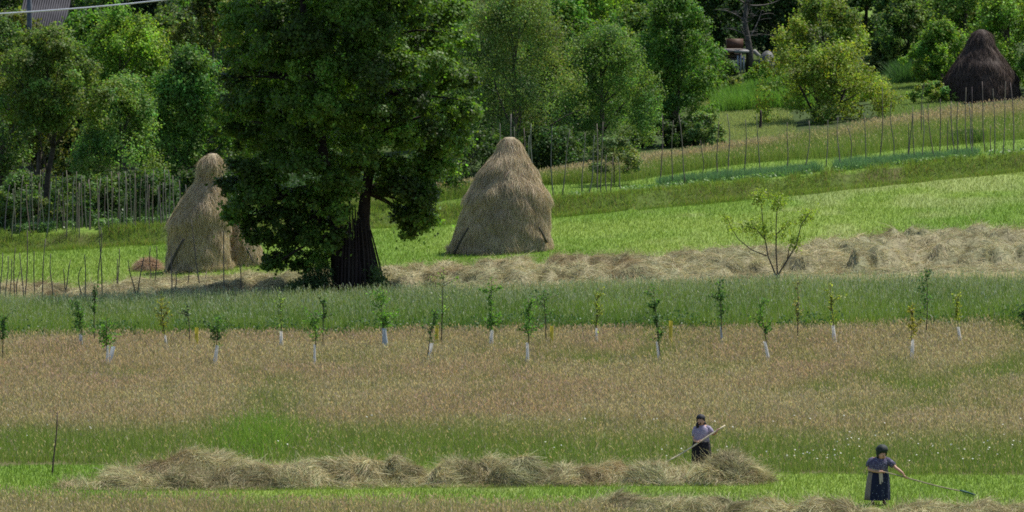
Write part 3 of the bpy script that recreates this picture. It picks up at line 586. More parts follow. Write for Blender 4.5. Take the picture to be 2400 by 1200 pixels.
# ------------------------------------------------------------------ haystacks
def stack(name, prof, y, label, cols, seed, n=34000, props=(), flat=1.0, wind=.5, tiers=()):
    """prof: (v, u_left, u_right) of the outline read down the stack"""
    r = rs(seed); a = np.array(prof, float); v = a[:, 0]
    cu = (a[:, 1] + a[:, 2]) / 2; ru = (a[:, 2] - a[:, 1]) / 2 * y / F
    vv = np.linspace(v[0], v[-1], 56); cuu = np.interp(vv, v, cu); rad = np.interp(vv, v, ru)
    ctr = at(cuu, vv, np.full(56, y)); nA = 96; an = np.arange(nA) / nA * 2 * np.pi
    zz = ctr[:, 2]; g0 = float(hgt(ctr[-1, 0], y)); base = np.array([ctr[-1, 0], y, g0])
    def lump(th, z):
        s = 0.9 * (fbm(np.cos(th) * 2.2 + 9 + z * .25, np.sin(th) * 2.2 + z * 1.6, seed) - .5) + .35 * (fbm(np.cos(th) * 6 + 3, np.sin(th) * 6 + z * 3.5, seed + 5) - .5)
        for (zt, ht, w) in tiers: s = s + ht * np.exp(-((z - zt + .25 * np.sin(th * 2 + 1)) / w) ** 2)
        return s * .30
    TH = np.broadcast_to(an, (56, nA)); ZZ = np.broadcast_to((zz - g0)[:, None], (56, nA))
    RR = rad[:, None] + .7 * lump(TH, ZZ) * np.clip(rad / .6, 0, 1)[:, None]
    V = np.stack([ctr[:, 0:1] + RR * np.cos(TH), ctr[:, 1:2] + RR * np.sin(TH) * flat, np.broadcast_to(zz[:, None], TH.shape)], -1)
    V[-1, :, 2] = hgt(V[-1, :, 0], V[-1, :, 1]) - .1; V[-2, :, 2] = np.maximum(V[-2, :, 2], hgt(V[-2, :, 0], V[-2, :, 1]) + .03)
    tone = fbm(TH * 1.5, ZZ * .9, seed + 9)
    cA, cB, cC = [np.array(q) for q in cols]
    base_c = lerp(cA, cB, sstep(tone * 2 - .5)[..., None]).reshape(-1, 3) * .8
    root = thing(name, base, label, 'haystack')
    build('hay_body', rel([loft(V, base_c)], base), M_HAY, root, True)
    # straws combed down the surface
    s = r.uniform(0, 1, n) ** .8 * 54; w_ = np.interp(s, np.arange(56), np.maximum(rad, .12)); k = r.uniform(size=n) < w_ / w_.max() * .8 + .2; s = s[k]; n = len(s); th = r.uniform(0, 2 * np.pi, n)
    i0 = s.astype(int); fr = (s - i0)[:, None]; j0 = (th / (2 * np.pi) * nA).astype(int) % nA; fj = (th / (2 * np.pi) * nA % 1)[:, None]
    A = lerp(V[i0, j0], V[i0, (j0 + 1) % nA], fj); B = lerp(V[i0 + 1, j0], V[i0 + 1, (j0 + 1) % nA], fj); P = lerp(A, B, fr)
    dn = nrm(B - A); ac = nrm(V[i0, (j0 + 1) % nA] - V[i0, j0]); no = nrm(np.cross(dn, ac)); no *= np.sign((no[:, :2] * np.stack([np.cos(th), np.sin(th)], -1)).sum(1))[:, None]
    D = dn + ac * r.normal(size=(n, 1)) * wind + no * (np.abs(r.normal(size=(n, 1))) * .10)
    Ls = r.uniform(.14, .4, n); sag = -no * (Ls * .12)[:, None] + np.array([0, 0, -1]) * (Ls * .18)[:, None]
    cc = lerp(cA, cB, r.uniform(0, 1, (n, 1)) * .6 + .4 * sstep(fbm(th * 1.5, P[:, 2] * .9, seed + 9) * 2 - .5)[:, None]); m = r.uniform(size=n) < .08 + .5 * sstep((fbm(th * 1.1 + 4, P[:, 2] * .7, seed + 14) - .5) * 5); cc[m] = cC
    cc = vary(cc, r, n, .18, .04)
    st = strands(P + no * .01, D, Ls, r.uniform(.007, .015, n), sag, cc, r, 2, .5)
    build('loose_straw', rel([st], base), M_HAY, root)
    return root, base
PALE = ((.45, .365, .235), (.53, .44, .29), (.36, .30, .205))
YM = gpt(1180, 588)[1]; YL = gpt(490, 634)[1]; YD = gpt(2300, 246)[1] + 3
stack('haystack', [(322, 1184, 1204), (329, 1177, 1213), (343, 1170, 1223), (361, 1159, 1233), (380, 1140, 1243), (401, 1127, 1256), (420, 1116, 1265), (439, 1107, 1275), (460, 1097, 1284), (481, 1091, 1288), (508, 1079, 1288), (535, 1069, 1289), (556, 1062, 1292), (585, 1055, 1294), (604, 1052, 1296)], YM, 'pale conical haystack standing alone right of the big tree', PALE, 41, 100000, tiers=((2.15, .32, .22), (3.1, .15, .15)))
stack('haystack', [(360, 490, 506), (367, 478, 513), (377, 469, 519), (391, 466, 518), (407, 466, 513), (425, 461, 511), (441, 448, 516), (460, 433, 524), (479, 420, 527), (500, 409, 530), (515, 403, 531), (543, 401, 533), (580, 398, 536), (612, 393, 539), (645, 388, 544)], YL, 'pale haystack with a narrow knobbed top left of the big tree', PALE, 42, 76000, tiers=((1.95, .3, .22),))
rt, bL = stack('haystack', [(453, 551, 560), (466, 546, 567), (490, 541, 572), (520, 536, 582), (555, 531, 600), (590, 529, 612), (622, 527, 617)], YL + 1.6, 'half used pale haystack remnant under the left branches of the big tree', PALE, 44, 16000)
DK = ((.050, .034, .028), (.085, .060, .047), (.125, .09, .07))
stack('haystack', [(69, 2294, 2306), (76, 2282, 2320), (90, 2272, 2328), (105, 2266, 2334), (125, 2252, 2346), (150, 2236, 2362), (180, 2222, 2378), (205, 2214, 2386), (235, 2208, 2392), (262, 2205, 2395)], YD, 'dark brown weathered haystack on the slope at the upper right', DK, 43, 30000, tiers=((1.2, .4, .3),))
def prop(u0, v0, u1, v1, y0, y1, label, rad=.045):
    a = at(np.array([u0]), np.array([v0]), np.array([y0]))[0]; b = at(np.array([u1]), np.array([v1]), np.array([y1]))[0]
    a[2] = max(a[2], float(hgt(a[0], a[1])) - .03)
    o = build('prop_pole', [tube(limb_path(a, b, .01, RNG, 6), np.linspace(rad, rad * .7, 6), (.055, .048, .042), 7)], M_POLE, smooth=True); tag(o, label, 'pole')
prop(1062, 600, 1098, 534, YM - 1.25, YM - 1.42, 'dark prop pole leaning on the left foot of the middle haystack')
prop(1281, 568, 1263, 533, YM - 1.0, YM - 1.35, 'short dark prop pole at the right foot of the middle haystack')
prop(392, 640, 431, 560, YL - 1.0, YL - 1.25, 'thick dark prop pole leaning on the left foot of the left haystack', .06)
prop(594, 616, 577, 581, YL - .35, YL - .2, 'short prop pole leaning on the haystack remnant under the big tree', .03)
# stub of the centre pole on the left stack
o = build('stack_pole', [tube(at(np.array([492, 493, 494]), np.array([420, 390, 357]), np.full(3, YL)), [.05, .045, .035], (.04, .035, .03), 7), tube(at(np.array([493, 485]), np.array([372, 360]), np.full(2, YL - .1)), [.025, .02], (.04, .035, .03), 5), tube(at(np.array([493, 503]), np.array([374, 362]), np.full(2, YL - .1)), [.025, .02], (.04, .035, .03), 5)], M_POLE); tag(o, 'dark tip of the centre pole sticking out of the knobbed haystack', 'pole')
# small reddish mound of old hay
def mound(name, u, v, rx, hz, cols, n, seed, label, cat='hay pile'):
    r = rs(seed); c = gpt(u, v); R = rx / F * c[1]
    t = np.linspace(0, 1, 14); an = np.arange(40) / 40 * 2 * np.pi
    T, A = np.meshgrid(t, an, indexing='ij'); rad = R * T * (1 + .25 * (fbm(np.cos(A) * 2 + 4, np.sin(A) * 2, seed) - .5)); hh = hz * np.clip(1 - T ** 2, 0, 1) * (1 + .5 * (fbm(np.cos(A) * T * 3 + 2, np.sin(A) * T * 3, seed + 3) - .5))
    X = c[0] + rad * np.cos(A); Y = c[1] + rad * np.sin(A); V = np.stack([X, Y, hgt(X, Y) + hh - .03], -1)
    root = thing(name, c, label, cat); build('hay_body', rel([loft(V, np.array(cols[0]) * .85)], c), M_HAY, root, True)
    i = r.integers(0, 13, n); j = r.integers(0, 40, n); f = r.uniform(size=(n, 1)); P = lerp(V[i, j], V[i + 1, j], f); k = np.stack([X[i, j] - c[0], Y[i, j] - c[1], np.full(n, .5)], -1)
    D = nrm(r.normal(size=(n, 3)) * np.array([1, 1, .45]) + nrm(k) * .4); Ls = r.uniform(.15, .4, n)
    cc = np.array(cols)[r.integers(0, len(cols), n)]
    build('loose_straw', rel([strands(P, D, Ls, r.uniform(.010, .02, n), np.array([0, 0, -1]) * (Ls * .3)[:, None], vary(cc, r, n, .3, .05), r)], c), M_HAY, root)
    return root
mound('hay_heap', 347, 634, 34, .38, ((.42, .28, .18), (.38, .27, .18), (.46, .34, .23)), 3500, 51, 'small reddish heap of old hay left of the knobbed haystack', 'hay heap')

# ------------------------------------------------------------------ hay windrows
GREENHAY = ((.41, .365, .185), (.50, .45, .25), (.33, .335, .165), (.58, .53, .32), (.35, .26, .13))
def windrow(name, line, seed, n, label, lumps=.9, cols=GREENHAY, cat='hay row', root=None, smin=.18, smax=.55, crest=.30, dens=1.0):
    """line: (u, v_front, v_back, height m): near and far foot of the row on the ground"""
    r = rs(seed); n = int(n * 1.5); a = np.array(line, float); m = max(40, int(len(a) * 26)); uu = np.linspace(a[0, 0], a[-1, 0], m)
    f = ground(uu, np.interp(uu, a[:, 0], a[:, 1])); bk = ground(uu, np.interp(uu, a[:, 0], a[:, 2])); hh = np.interp(uu, a[:, 0], a[:, 3])
    nt = 34; t = np.linspace(0, 1, nt); T = t[None]
    X = lerp(f[:, 0:1], bk[:, 0:1], T); Y = lerp(f[:, 1:2], bk[:, 1:2], T)
    X = X + .25 * (fbm(X * 1.1, Y * 1.1, seed + 1) - .5); Y = Y + .5 * (fbm(X * .8, Y * .8, seed + 2) - .5)
    mid = fbm(X * 2.1, Y * 1.2, seed + 4, 2); rid = 1 - np.abs(2 * fbm(X * 1.5 + 7, Y * .9, seed + 6, 2) - 1)
    Lx = abs(X[-1, 0] - X[0, 0]); Wd = np.abs(Y[:, -1] - Y[:, 0]).mean(); nm = int(max(6, Lx * max(1.2, Wd / 1.1) * dens)); caps = np.zeros_like(X)
    for q in range(nm):
        i_ = r.integers(0, m); t_ = r.uniform(.22, .78); cx = lerp(X[i_, 0], X[i_, -1], t_); cy = lerp(Y[i_, 0], Y[i_, -1], t_); ra = r.uniform(.28, .7); rb = r.uniform(.5, 1.1) * max(.55, min(1.2, Wd / 2.4)); ca_ = r.normal() * .5
        dx = (X - cx) * math.cos(ca_) + (Y - cy) * math.sin(ca_) * .5; dy = (Y - cy) * math.cos(ca_) - (X - cx) * math.sin(ca_) * .5
        caps = np.maximum(caps, r.uniform(.42, 1.0) * np.clip(1 - (dx / ra) ** 2 - (dy / rb) ** 2, 0, 1) ** .55)
    prof = np.clip(1 - np.abs(2 * T - 1) ** 2.6, 0, 1) ** .65
    hz = hh[:, None] * prof * np.clip(.055 + lumps * (1.10 * caps + .55 * (mid - .5) + .35 * (rid - .75)), .06, 1.12)
    Z = hgt(X, Y) + hz - .03
    V = np.stack([X, Y, Z], -1); ton = fbm(X * .6, Y * .4, seed + 8); cA = lerp(np.array(cols[0]), np.array(cols[2]), sstep(ton * 2 - .5)[..., None]) * .6
    rust = sstep((fbm(X * .5 + 31, Y * .35, seed + 12) - .62) * 8)[..., None]; cA = lerp(cA, np.array([.24, .17, .09]), rust * .6)
    c0 = V[m // 2, nt // 2].copy(); c0[2] = float(hgt(c0[0], c0[1])); c0 = c0
    rt = thing(name, c0, label, cat)
    i = np.arange(m - 1)[:, None] * nt; j = np.arange(nt - 1)[None]; Q = np.stack([i + j, i + nt + j, i + nt + j + 1, i + j + 1], -1).reshape(-1, 4)
    build('hay_body', rel([(V.reshape(-1, 3), Q, cA.reshape(-1, 3))], c0), M_HAY, rt, True)
    tv = np.gradient(V, axis=1); uv_ = np.gradient(V, axis=0); NO = nrm(np.cross(uv_, tv)); NO *= np.sign(NO[..., 2:3])
    i = r.integers(0, m - 1, n); j = (r.beta(1.15, 1.15, n) * (nt - 1)).astype(int); fi = r.uniform(size=(n, 1)); fj = r.uniform(size=(n, 1))
    P = lerp(lerp(V[i, j], V[i + 1, j], fi), lerp(V[i, np.minimum(j + 1, nt - 1)], V[i + 1, np.minimum(j + 1, nt - 1)], fi), fj); no = NO[i, j]
    # locally combed direction so that tufts read
    an = 2 * np.pi * fbm(P[:, 0] * .9 + 3, P[:, 1] * .7, seed + 20, 2) * 2 + r.normal(size=n) * .6
    D = np.stack([np.cos(an), np.sin(an), np.zeros(n)], -1); D = D - no * (D * no).sum(1, keepdims=True); D = nrm(D) + no * (np.abs(r.normal(size=(n, 1))) * .38) * crest
    wild = r.uniform(size=n) < .05; D[wild] = nrm(D[wild] * .6 + no[wild] * .9 + r.normal(size=(wild.sum(), 3)) * .3)
    Ls = r.uniform(smin, smax, n); sag = np.array([0, 0, -1]) * (Ls * r.uniform(.1, .5, n))[:, None] + r.normal(size=(n, 3)) * (Ls * .14)[:, None]
    C3 = np.array(cols); pick = r.choice(len(cols), n, p=[.3, .28, .2, .14, .08]); cc = C3[pick]
    loc = fbm(P[:, 0] * 1.6, P[:, 1] * .8, seed + 30); g = sstep((loc - .5) * 4)[:, None]; cc = lerp(cc, np.array([.25, .265, .14]), g * .45)
    ru_ = sstep((fbm(P[:, 0] * .5 + 31, P[:, 1] * .35, seed + 12) - .62) * 8)[:, None]; cc = lerp(cc, np.array([.33, .23, .125]), ru_ * .5)
    damp_shade = sstep((fbm(P[:, 0] * 1.1 + 11, P[:, 1] * .8, seed + 40) - .56) * 7)[:, None]; cc = lerp(cc, cc * np.array([.50, .46, .42]), damp_shade * .7)      # damp tufts, their dark tone also painting in shading contrast
    P = P + no * r.uniform(-.01, .04, (n, 1))
    build('loose_straw', rel([strands(P, D, Ls, r.uniform(.007, .015, n), sag, vary(cc, r, n, .3, .05), r, 3, .5)], c0), M_HAY, rt)
    return rt
windrow('hay_windrow', [(140, 1146, 1134, .05), (200, 1148, 1130, .26), (300, 1150, 1130, .36), (400, 1151, 1130, .42), (520, 1151, 1128, .46), (620, 1150, 1126, .56), (760, 1147, 1122, .66), (900, 1145, 1120, .62), (1050, 1143, 1118, .72), (1200, 1142, 1118, .66), (1350, 1140, 1117, .60), (1480, 1139, 1116, .50), (1560, 1139, 1116, .38), (1640, 1139, 1116, .38), (1700, 1138, 1116, .40), (1760, 1136, 1116, .25), (1808, 1132, 1122, .03)], 61, 78000, 'long front row of raked hay, lying before the woman with the light pole')
windrow('hay_windrow', [(245, 1124, 1112, .08), (290, 1126, 1108, .40), (350, 1126, 1106, .60), (430, 1126, 1106, .58), (520, 1124, 1106, .50), (580, 1122, 1106, .50), (640, 1120, 1104, .58), (685, 1118, 1108, .10)], 62, 24000, 'short second row of hay lying behind the left end of the long front row')
windrow('hay_heap', [(1645, 1136, 1114, .1), (1668, 1138, 1110, .56), (1690, 1138, 1108, .85), (1715, 1137, 1108, .80), (1745, 1136, 1110, .6), (1775, 1134, 1114, .36), (1805, 1131, 1121, .05)], 63, 20000, 'tall tangled heap at the right end of the long front row', cat='hay heap', dens=1.6)
windrow('hay_windrow', [(1350, 1210, 1190, .1), (1450, 1212, 1186, .46), (1560, 1214, 1190, .42), (1700, 1218, 1194, .38), (1800, 1220, 1196, .40), (1900, 1222, 1198, .46), (1960, 1224, 1200, .5), (2020, 1230, 1208, .32), (2065, 1236, 1214, .16), (2130, 1230, 1206, .42), (2200, 1230, 1206, .32), (2300, 1228, 1202, .36), (2420, 1228, 1204, .34), (2600, 1228, 1204, .3)], 64, 36000, 'row of raked hay along the bottom edge, before the woman with the rake', dens=2.4)
def hl(u): return None
uu = [-150, 0, 200, 400, 600, 760, 920, 1100, 1300, 1500, 1700, 1850, 2000, 2100, 2250, 2400, 2600]
fv = [716, 712, 714, 706, 700, 698, 690, 680, 672, 668, 660, 652, 648, 646, 644, 642, 636]; bv = [676, 678, 682, 668, 664, 656, 644, 630, 622, 614, 604, 592, 575, 560, 556, 552, 540]
hh = [.34, .38, .4, .46, .48, .5, .55, .52, .52, .55, .58, .6, .72, .86, .78, .7, .6]
windrow('hay_windrow', list(zip(uu, fv, bv, hh)), 65, 120000, 'wide band of drying hay stretching right across behind the crop', lumps=1.0, dens=.9, cols=((.42, .37, .20), (.50, .45, .26), (.34, .34, .175), (.58, .53, .33), (.37, .27, .14)), smin=.2, smax=.6)

# ------------------------------------------------------------------ bean poles
def pole(u1, v1, u0, v0, label, group=None, rad=.024, col=(.13, .115, .095), y=None, name='bean_pole', hide=0, cat='pole', seed=0):
    r = rs(int(u1 * 7 + v1 * 13 + seed)); g = gpt(u0, v0) if y is None else drop(u0, y)
    b = at(np.array([u1]), np.array([v1]), np.array([g[1] + r.normal() * .15]))[0]
    a = g - np.array([0, 0, .08])
    p = limb_path(a, b, 0, r, 8); p -= 0; mid = np.linspace(0, 1, 8)[:, None]; p = lerp(a, b, mid) + np.sin(mid * np.pi) * r.normal(size=3) * np.array([.035, .03, 0]) + np.sin(mid * 2 * np.pi) * r.normal(size=3) * np.array([.018, .02, 0])
    o = build(name, [tube(p - g, np.linspace(rad, rad * .6, 8), vary(np.array(col), r, 1, .25)[0], 5)], M_POLE, smooth=True); o.location = [float(q) for q in g]
    return tag(o, label, cat, group)
ORD = ['first', 'second', 'third', 'fourth', 'fifth', 'sixth', 'seventh', 'eighth', 'ninth', 'tenth', 'eleventh', 'twelfth', 'thirteenth', 'fourteenth', 'fifteenth', 'sixteenth', 'seventeenth', 'eighteenth', 'nineteenth', 'twentieth']
def look(u1, v1, u0, v0):
    s = (u1 - u0) / max(v0 - v1, 1); a = 'leaning left' if s < -.05 else 'leaning right' if s > .05 else 'upright'
    hgt_ = v0 - v1; return ('tall ' if hgt_ > 140 else 'short ' if hgt_ < 90 else '') + 'thin bean pole ' + a
right = [(1294, 296, 1298, 462), (1336, 303, 1316, 464), (1371, 311, 1364, 458), (1393, 317, 1378, 458), (1399, 290, 1400, 449), (1413, 285, 1407, 454), (1421, 363, 1423, 455), (1437, 369, 1429, 452), (1448, 369, 1456, 451), (1552, 267, 1547, 436), (1578, 282, 1577, 435), (1591, 270, 1607, 433), (1641, 328, 1643, 416), (1684, 285, 1685, 420), (1704, 267, 1706, 413), (1747, 280, 1744, 411), (1773, 267, 1782, 407), (1845, 287, 1842, 407), (1896, 283, 1885, 404), (1940, 281, 1936, 392), (1964, 275, 1969, 398), (1986, 296, 1993, 383), (2024, 264, 2030, 378), (2068, 203, 2058, 383), (2089, 240, 2093, 375), (2129, 290, 2127, 378), (2140, 249, 2130, 375), (2140, 267, 2144, 378), (2162, 246, 2158, 378), (2166, 194, 2160, 325), (2175, 243, 2190, 375), (2204, 232, 2202, 366), (2223, 281, 2221, 357), (2229, 237, 2240, 366), (2246, 240, 2245, 369), (2264, 205, 2268, 360), (2270, 240, 2283, 366), (2278, 203, 2281, 354), (2302, 191, 2309, 357), (2322, 296, 2323, 354), (2327, 208, 2331, 363), (2357, 191, 2350, 366), (2368, 194, 2376, 360)]
for k, p in enumerate(right):
    if k < 9: w_ = '%s from the left right of the middle haystack' % ORD[k]
    elif k < 18: w_ = '%s from the left below the pale clearing' % ORD[k - 9]
    elif k < 25: w_ = '%s from the left below the walnut tree' % ORD[k - 18]
    elif k < 35: w_ = '%s from the left below the dark haystack' % ORD[k - 25]
    else: w_ = '%s from the right in front of the dark haystack' % ORD[len(right) - 1 - k]
    pole(*p, look(*p) + ', ' + w_, 'bean poles in the terrace garden')
for k, p in enumerate([(1172, 290, 1173, 470), (1198, 267, 1197, 468), (1205, 297, 1208, 466), (1228, 300, 1230, 462), (1240, 317, 1235, 462), (1245, 290, 1252, 460)]):
    pole(*p, look(*p) + ', %s from the left behind the middle haystack' % ORD[k], 'bean poles in the terrace garden', col=(.16, .145, .125))
front = [(6, 592, 2, 694), (19, 600, 13, 705), (27, 607, 21, 707), (36, 581, 36, 703), (46, 592, 56, 712), (64, 540, 56, 700), (47, 637, 40, 694), (80, 589, 83, 697), (107, 559, 98, 701), (119, 594, 123, 697), (165, 609, 146, 690), (148, 630, 163, 688), (191, 626, 189, 697), (198, 596, 199, 703), (236, 532, 231, 660), (233, 560, 240, 705), (280, 583, 276, 682), (275, 607, 275, 675), (300, 611, 317, 694), (337, 602, 321, 694), (352, 577, 354, 675), (367, 577, 366, 679), (401, 589, 401, 688), (412, 637, 410, 688), (446, 626, 446, 679), (448, 514, 474, 679), (484, 637, 483, 675), (523, 540, 526, 686), (562, 619, 559, 692)]
for k, p in enumerate(front):
    w_ = '%s from the left picture edge' % ORD[k] if k < 15 else '%s leftward from the big tree' % ORD[len(front) - 1 - k]
    u1, v1, u0, v0 = p; pole(u1, v1, u0, v0 + 12, look(*p) + ', ' + w_, 'bean poles along the hay band at left', col=(.10, .088, .072))
r = rs(88)
gx = [215, 230, 245, 270, 290, 340, 352, 385, 400, 415, 440, 465, 480, 495, 505, 545, 560, 575, 610, 625, 650, 680, 695, 710, 728, 745, 780, 790, 805, 825, 845, 870, 900, 920, 930, 945, 960, 995, 1005, 1020, 1030, 1045, 1060, 1100, 1130, 1170, 30, 75, 90, 120, 175, 190]
for x in gx:
    u0 = x * .375; v1 = r.uniform(395, 445); v0 = r.uniform(549, 562); u1 = u0 + r.normal() * 6
    pole(u1, v1, u0, v0, 'thin pale bean pole in the dense upright stand below the left trees', 'bean poles of the dense stand at left', rad=.023, col=(.165, .14, .115))
pole(134, 966, 122, 1112, 'lone dark wooden stake standing at the left edge of the mown strip', None, .026, (.10, .07, .055), name='stake', cat='stake')
g = pole(1783, 258, 1781, 306, 'short thick post with a pale top left of the walnut tree', None, .07, (.06, .05, .042), name='fence_post', cat='post')

# ------------------------------------------------------------------ saplings
def sapling(u, vb, vt, label, guard=None, w=26, col=(.07, .14, .03), lean=0, n=420, bot=None, tw=1, gcol=(.80, .75, .66), tag_=None):
    """vb: foot on the ground, vt: tip; guard: (v_top, width px)"""
    g = gpt(u, vb); r = rs(int(u * 3 + vb)); y = g[1]; k = y / F
    top = at(np.array([u + lean]), np.array([vt]), np.array([y]))[0]
    n = int(n * .58); col = np.array(col) * 1.4; root = thing('sapling', g, label, 'sapling', 'saplings planted in rows in the meadow')
    tt = np.linspace(0, 1, 8)[:, None]; st = lerp(g, top, tt) + np.sin(tt * 3) * r.normal(size=3) * np.array([.03, .03, 0]); parts = [tube(st, np.linspace(.022, .006, 8), (.07, .055, .04), 5)]
    bot = vb - 60 if bot is None else bot
    f0 = (vb - bot) / (vb - vt); lf = []
    for q in range(7 + tw * 3):
        f = r.uniform(f0, .9); s0 = g + (top - g) * f; e = s0 + np.array([r.normal() * w * .55 * k, r.normal() * w * .4 * k, r.uniform(.08, .35)])
        parts.append(tube(limb_path(s0, e, .1, r, 4), np.linspace(.010, .004, 4), (.07, .055, .04), 4)); m = n // 12
        tq = r.uniform(.2, 1.1, (m, 1)); lf.append(lerp(s0, e, tq) + r.normal(size=(m, 3)) * w * .10 * k)
    m = n // 3; tq = r.uniform(f0, 1.0, (m, 1)); lf.append(lerp(g, top, tq) + r.normal(size=(m, 3)) * np.array([w * .2 * k, w * .2 * k, .05]))
    P = np.concatenate(lf); build('stem', rel(parts, g), M_BARK, root, True)
    build('foliage', rel([leaves(P, .085, vary(np.array(col), r, len(P), .35), r, .4)], g), M_LEAF, root)
    if guard:
        vg, gw = guard; zt = float(at(np.array([u]), np.array([vg]), np.array([y]))[0, 2]); R = gw * k / 2; hN = 9; a = np.arange(14) / 14 * 2 * np.pi; sx = r.normal() * .05
        wd_ = r.uniform(-.28, .12); R *= .74; hs_ = (zt - g[2]) / (top[2] - g[2]); rings = [[(g[0] + (top[0] - g[0]) * hs_ * h + sx * h * .4 + R * (1 + wd_ * h + .12 * math.sin(2 * q + h * 5)) * math.cos(q), g[1] + R * (1 + .2 * h) * math.sin(q), g[2] - .03 + (zt - g[2]) * h + (.03 * math.sin(3 * q) if h == 1 else 0)) for q in a] for h in np.linspace(0, 1, hN)]
        build('tree_guard', rel([loft(rings, gcol, False)], g), M_PLASTIC, root, True)
    return root
NG = (.07, .145, .03); YG = (.17, .20, .04); DG = (.045, .095, .028); PG = (.12, .18, .06)
for a in [
    (250, 874, 740, 'sapling in a white guard, leftmost full one of the near row', (808, 11), 36, NG, 0, 520, 815),
    (500, 876, 738, 'dark bushy sapling in a white guard, below the left haystack', (808, 12), 34, DG, 14, 560, 815),
    (737, 876, 732, 'sapling in a white guard, just below the big tree trunk', (806, 9), 30, NG, 4, 420, 800),
    (1000, 866, 725, 'narrow sapling in a white guard with a low crooked dark leader', (803, 11), 24, DG, 22, 330, 800),
    (1237, 872, 700, 'bushy sapling in a white guard below the middle haystack', (802, 10), 34, NG, 2, 560, 790),
    (1549, 868, 665, 'tall dark sapling in a white guard leaning left at its tip', (799, 10), 26, DG, -20, 620, 800),
    (1806, 866, 695, 'sapling in a white guard with its crown leaning far left', (799, 10), 22, NG, -30, 400, 790),
    (2137, 862, 724, 'short yellowish sapling in a white guard at right of the near row', (795, 12), 22, (.18, .17, .04), 3, 380, 790),
    (5, 862, 735, 'dark sapling cut by the left edge of the picture', None, 30, DG, 2, 420, 800),
    (194, 838, 705, 'wide leafy sapling in a grey guard near the left edge', (782, 13), 44, DG, -14, 520, 785, 2, (.40, .41, .40)),
    (222, 828, 668, 'thin dark sapling without a guard behind the leftmost guarded ones', None, 14, DG, 1, 300, 740),
    (393, 832, 688, 'brownish yellow sapling leaning left with a small white guard', (784, 9), 24, (.14, .15, .04), -18, 420, 785),
    (445, 828, 700, 'thin grey sapling right of the brownish yellow one', None, 20, (.11, .15, .09), -6, 200, 750),
    (660, 838, 678, 'thin pale yellow sapling with a wide white guard', (775, 14), 18, PG, -4, 240, 780),
    (756, 826, 698, 'small dark sapling right behind the guarded one below the big tree', None, 16, DG, 3, 240, 760),
    (905, 838, 676, 'large leafy sapling in a grey double guard right of the big tree', (768, 19), 40, NG, -14, 760, 775, 2, (.42, .46, .48)),
    (1034, 832, 622, 'tall bare leaning sapling with a dark stem before the hay band', None, 26, PG, 6, 200, 770),
    (1150, 834, 652, 'dense dark green upright sapling in a white guard left of the bushy one', (772, 13), 28, (.06, .13, .025), 2, 760, 780),
    (1280, 826, 684, 'dark leaved sapling right behind the bushy guarded one', None, 34, DG, -6, 300, 760),
    (1397, 826, 676, 'thin pale sapling with a small white guard between two larger ones', (768, 10), 20, YG, 3, 260, 770),
    (1693, 826, 658, 'dark dense sapling below the young multi stemmed tree at left', (764, 8), 30, DG, -6, 640, 765, 1, (.4, .42, .44)),
    (1868, 816, 645, 'thin brownish sapling without a guard below the young multi stemmed tree', None, 20, (.15, .15, .06), 0, 240, 760),
    (1958, 824, 660, 'thin yellowish sapling with a tilted white guard at right', (762, 15), 20, YG, -14, 280, 765),
    (2168, 810, 626, 'tall dark branching sapling with pale specks at far right', None, 42, (.05, .10, .035), 2, 380, 740),
    (2254, 820, 692, 'yellowish leaning sapling with a small white guard at far right', (764, 11), 20, YG, -14, 320, 765),
    (2398, 815, 725, 'dark sapling cut by the right edge of the picture', None, 24, DG, 0, 320, 770)]:
    u, vb, vt, lb, gd, w_, cc, ln, n_, bt = a[:10]; sapling(u, vb, vt, lb, gd, w_, cc, ln, n_, bt, *(a[10:] if len(a) > 10 else ()))
# an extra guard tilted beside the leftmost sapling, and yellow tags
def guard_tube(u, vb, ut, vt, wpx, col, name, label, cat):
    g = gpt(u, vb); y = g[1]; b = at(np.array([ut]), np.array([vt]), np.array([y]))[0]; a = np.arange(12) / 12 * 2 * np.pi; R = wpx / F * y / 2
    rings = [[(lerp(g[0], b[0], h) + R * (1 + .2 * h) * math.cos(q), y + R * math.sin(q), lerp(g[2] - .03, b[2], h) - (.25 * R * math.cos(q))) for q in a] for h in np.linspace(0, 1, 6)]
    o = build(name, rel([loft(rings, col, False)], g), M_PLASTIC, smooth=True); o.location = [float(q) for q in g]; tag(o, label, cat)
guard_tube(250, 872, 266, 812, 8, (.6, .62, .64), 'tree_guard', 'spare white tree guard tilted right beside the leftmost guarded sapling', 'tree guard')
for u, v0, v1, lb in [(1023, 832, 762, 'yellow marker tube right of the sapling with the crooked leader'), (1292, 832, 764, 'yellow marker tube right of the bushy sapling'), (460, 832, 768, 'yellow marker tube left of the dark bushy sapling'), (1571, 828, 752, 'yellow marker tube right of the tall dark sapling')]:
    guard_tube(u, v0, u + 1, v1, 7, (.55, .47, .05), 'marker_tube', lb, 'marker')
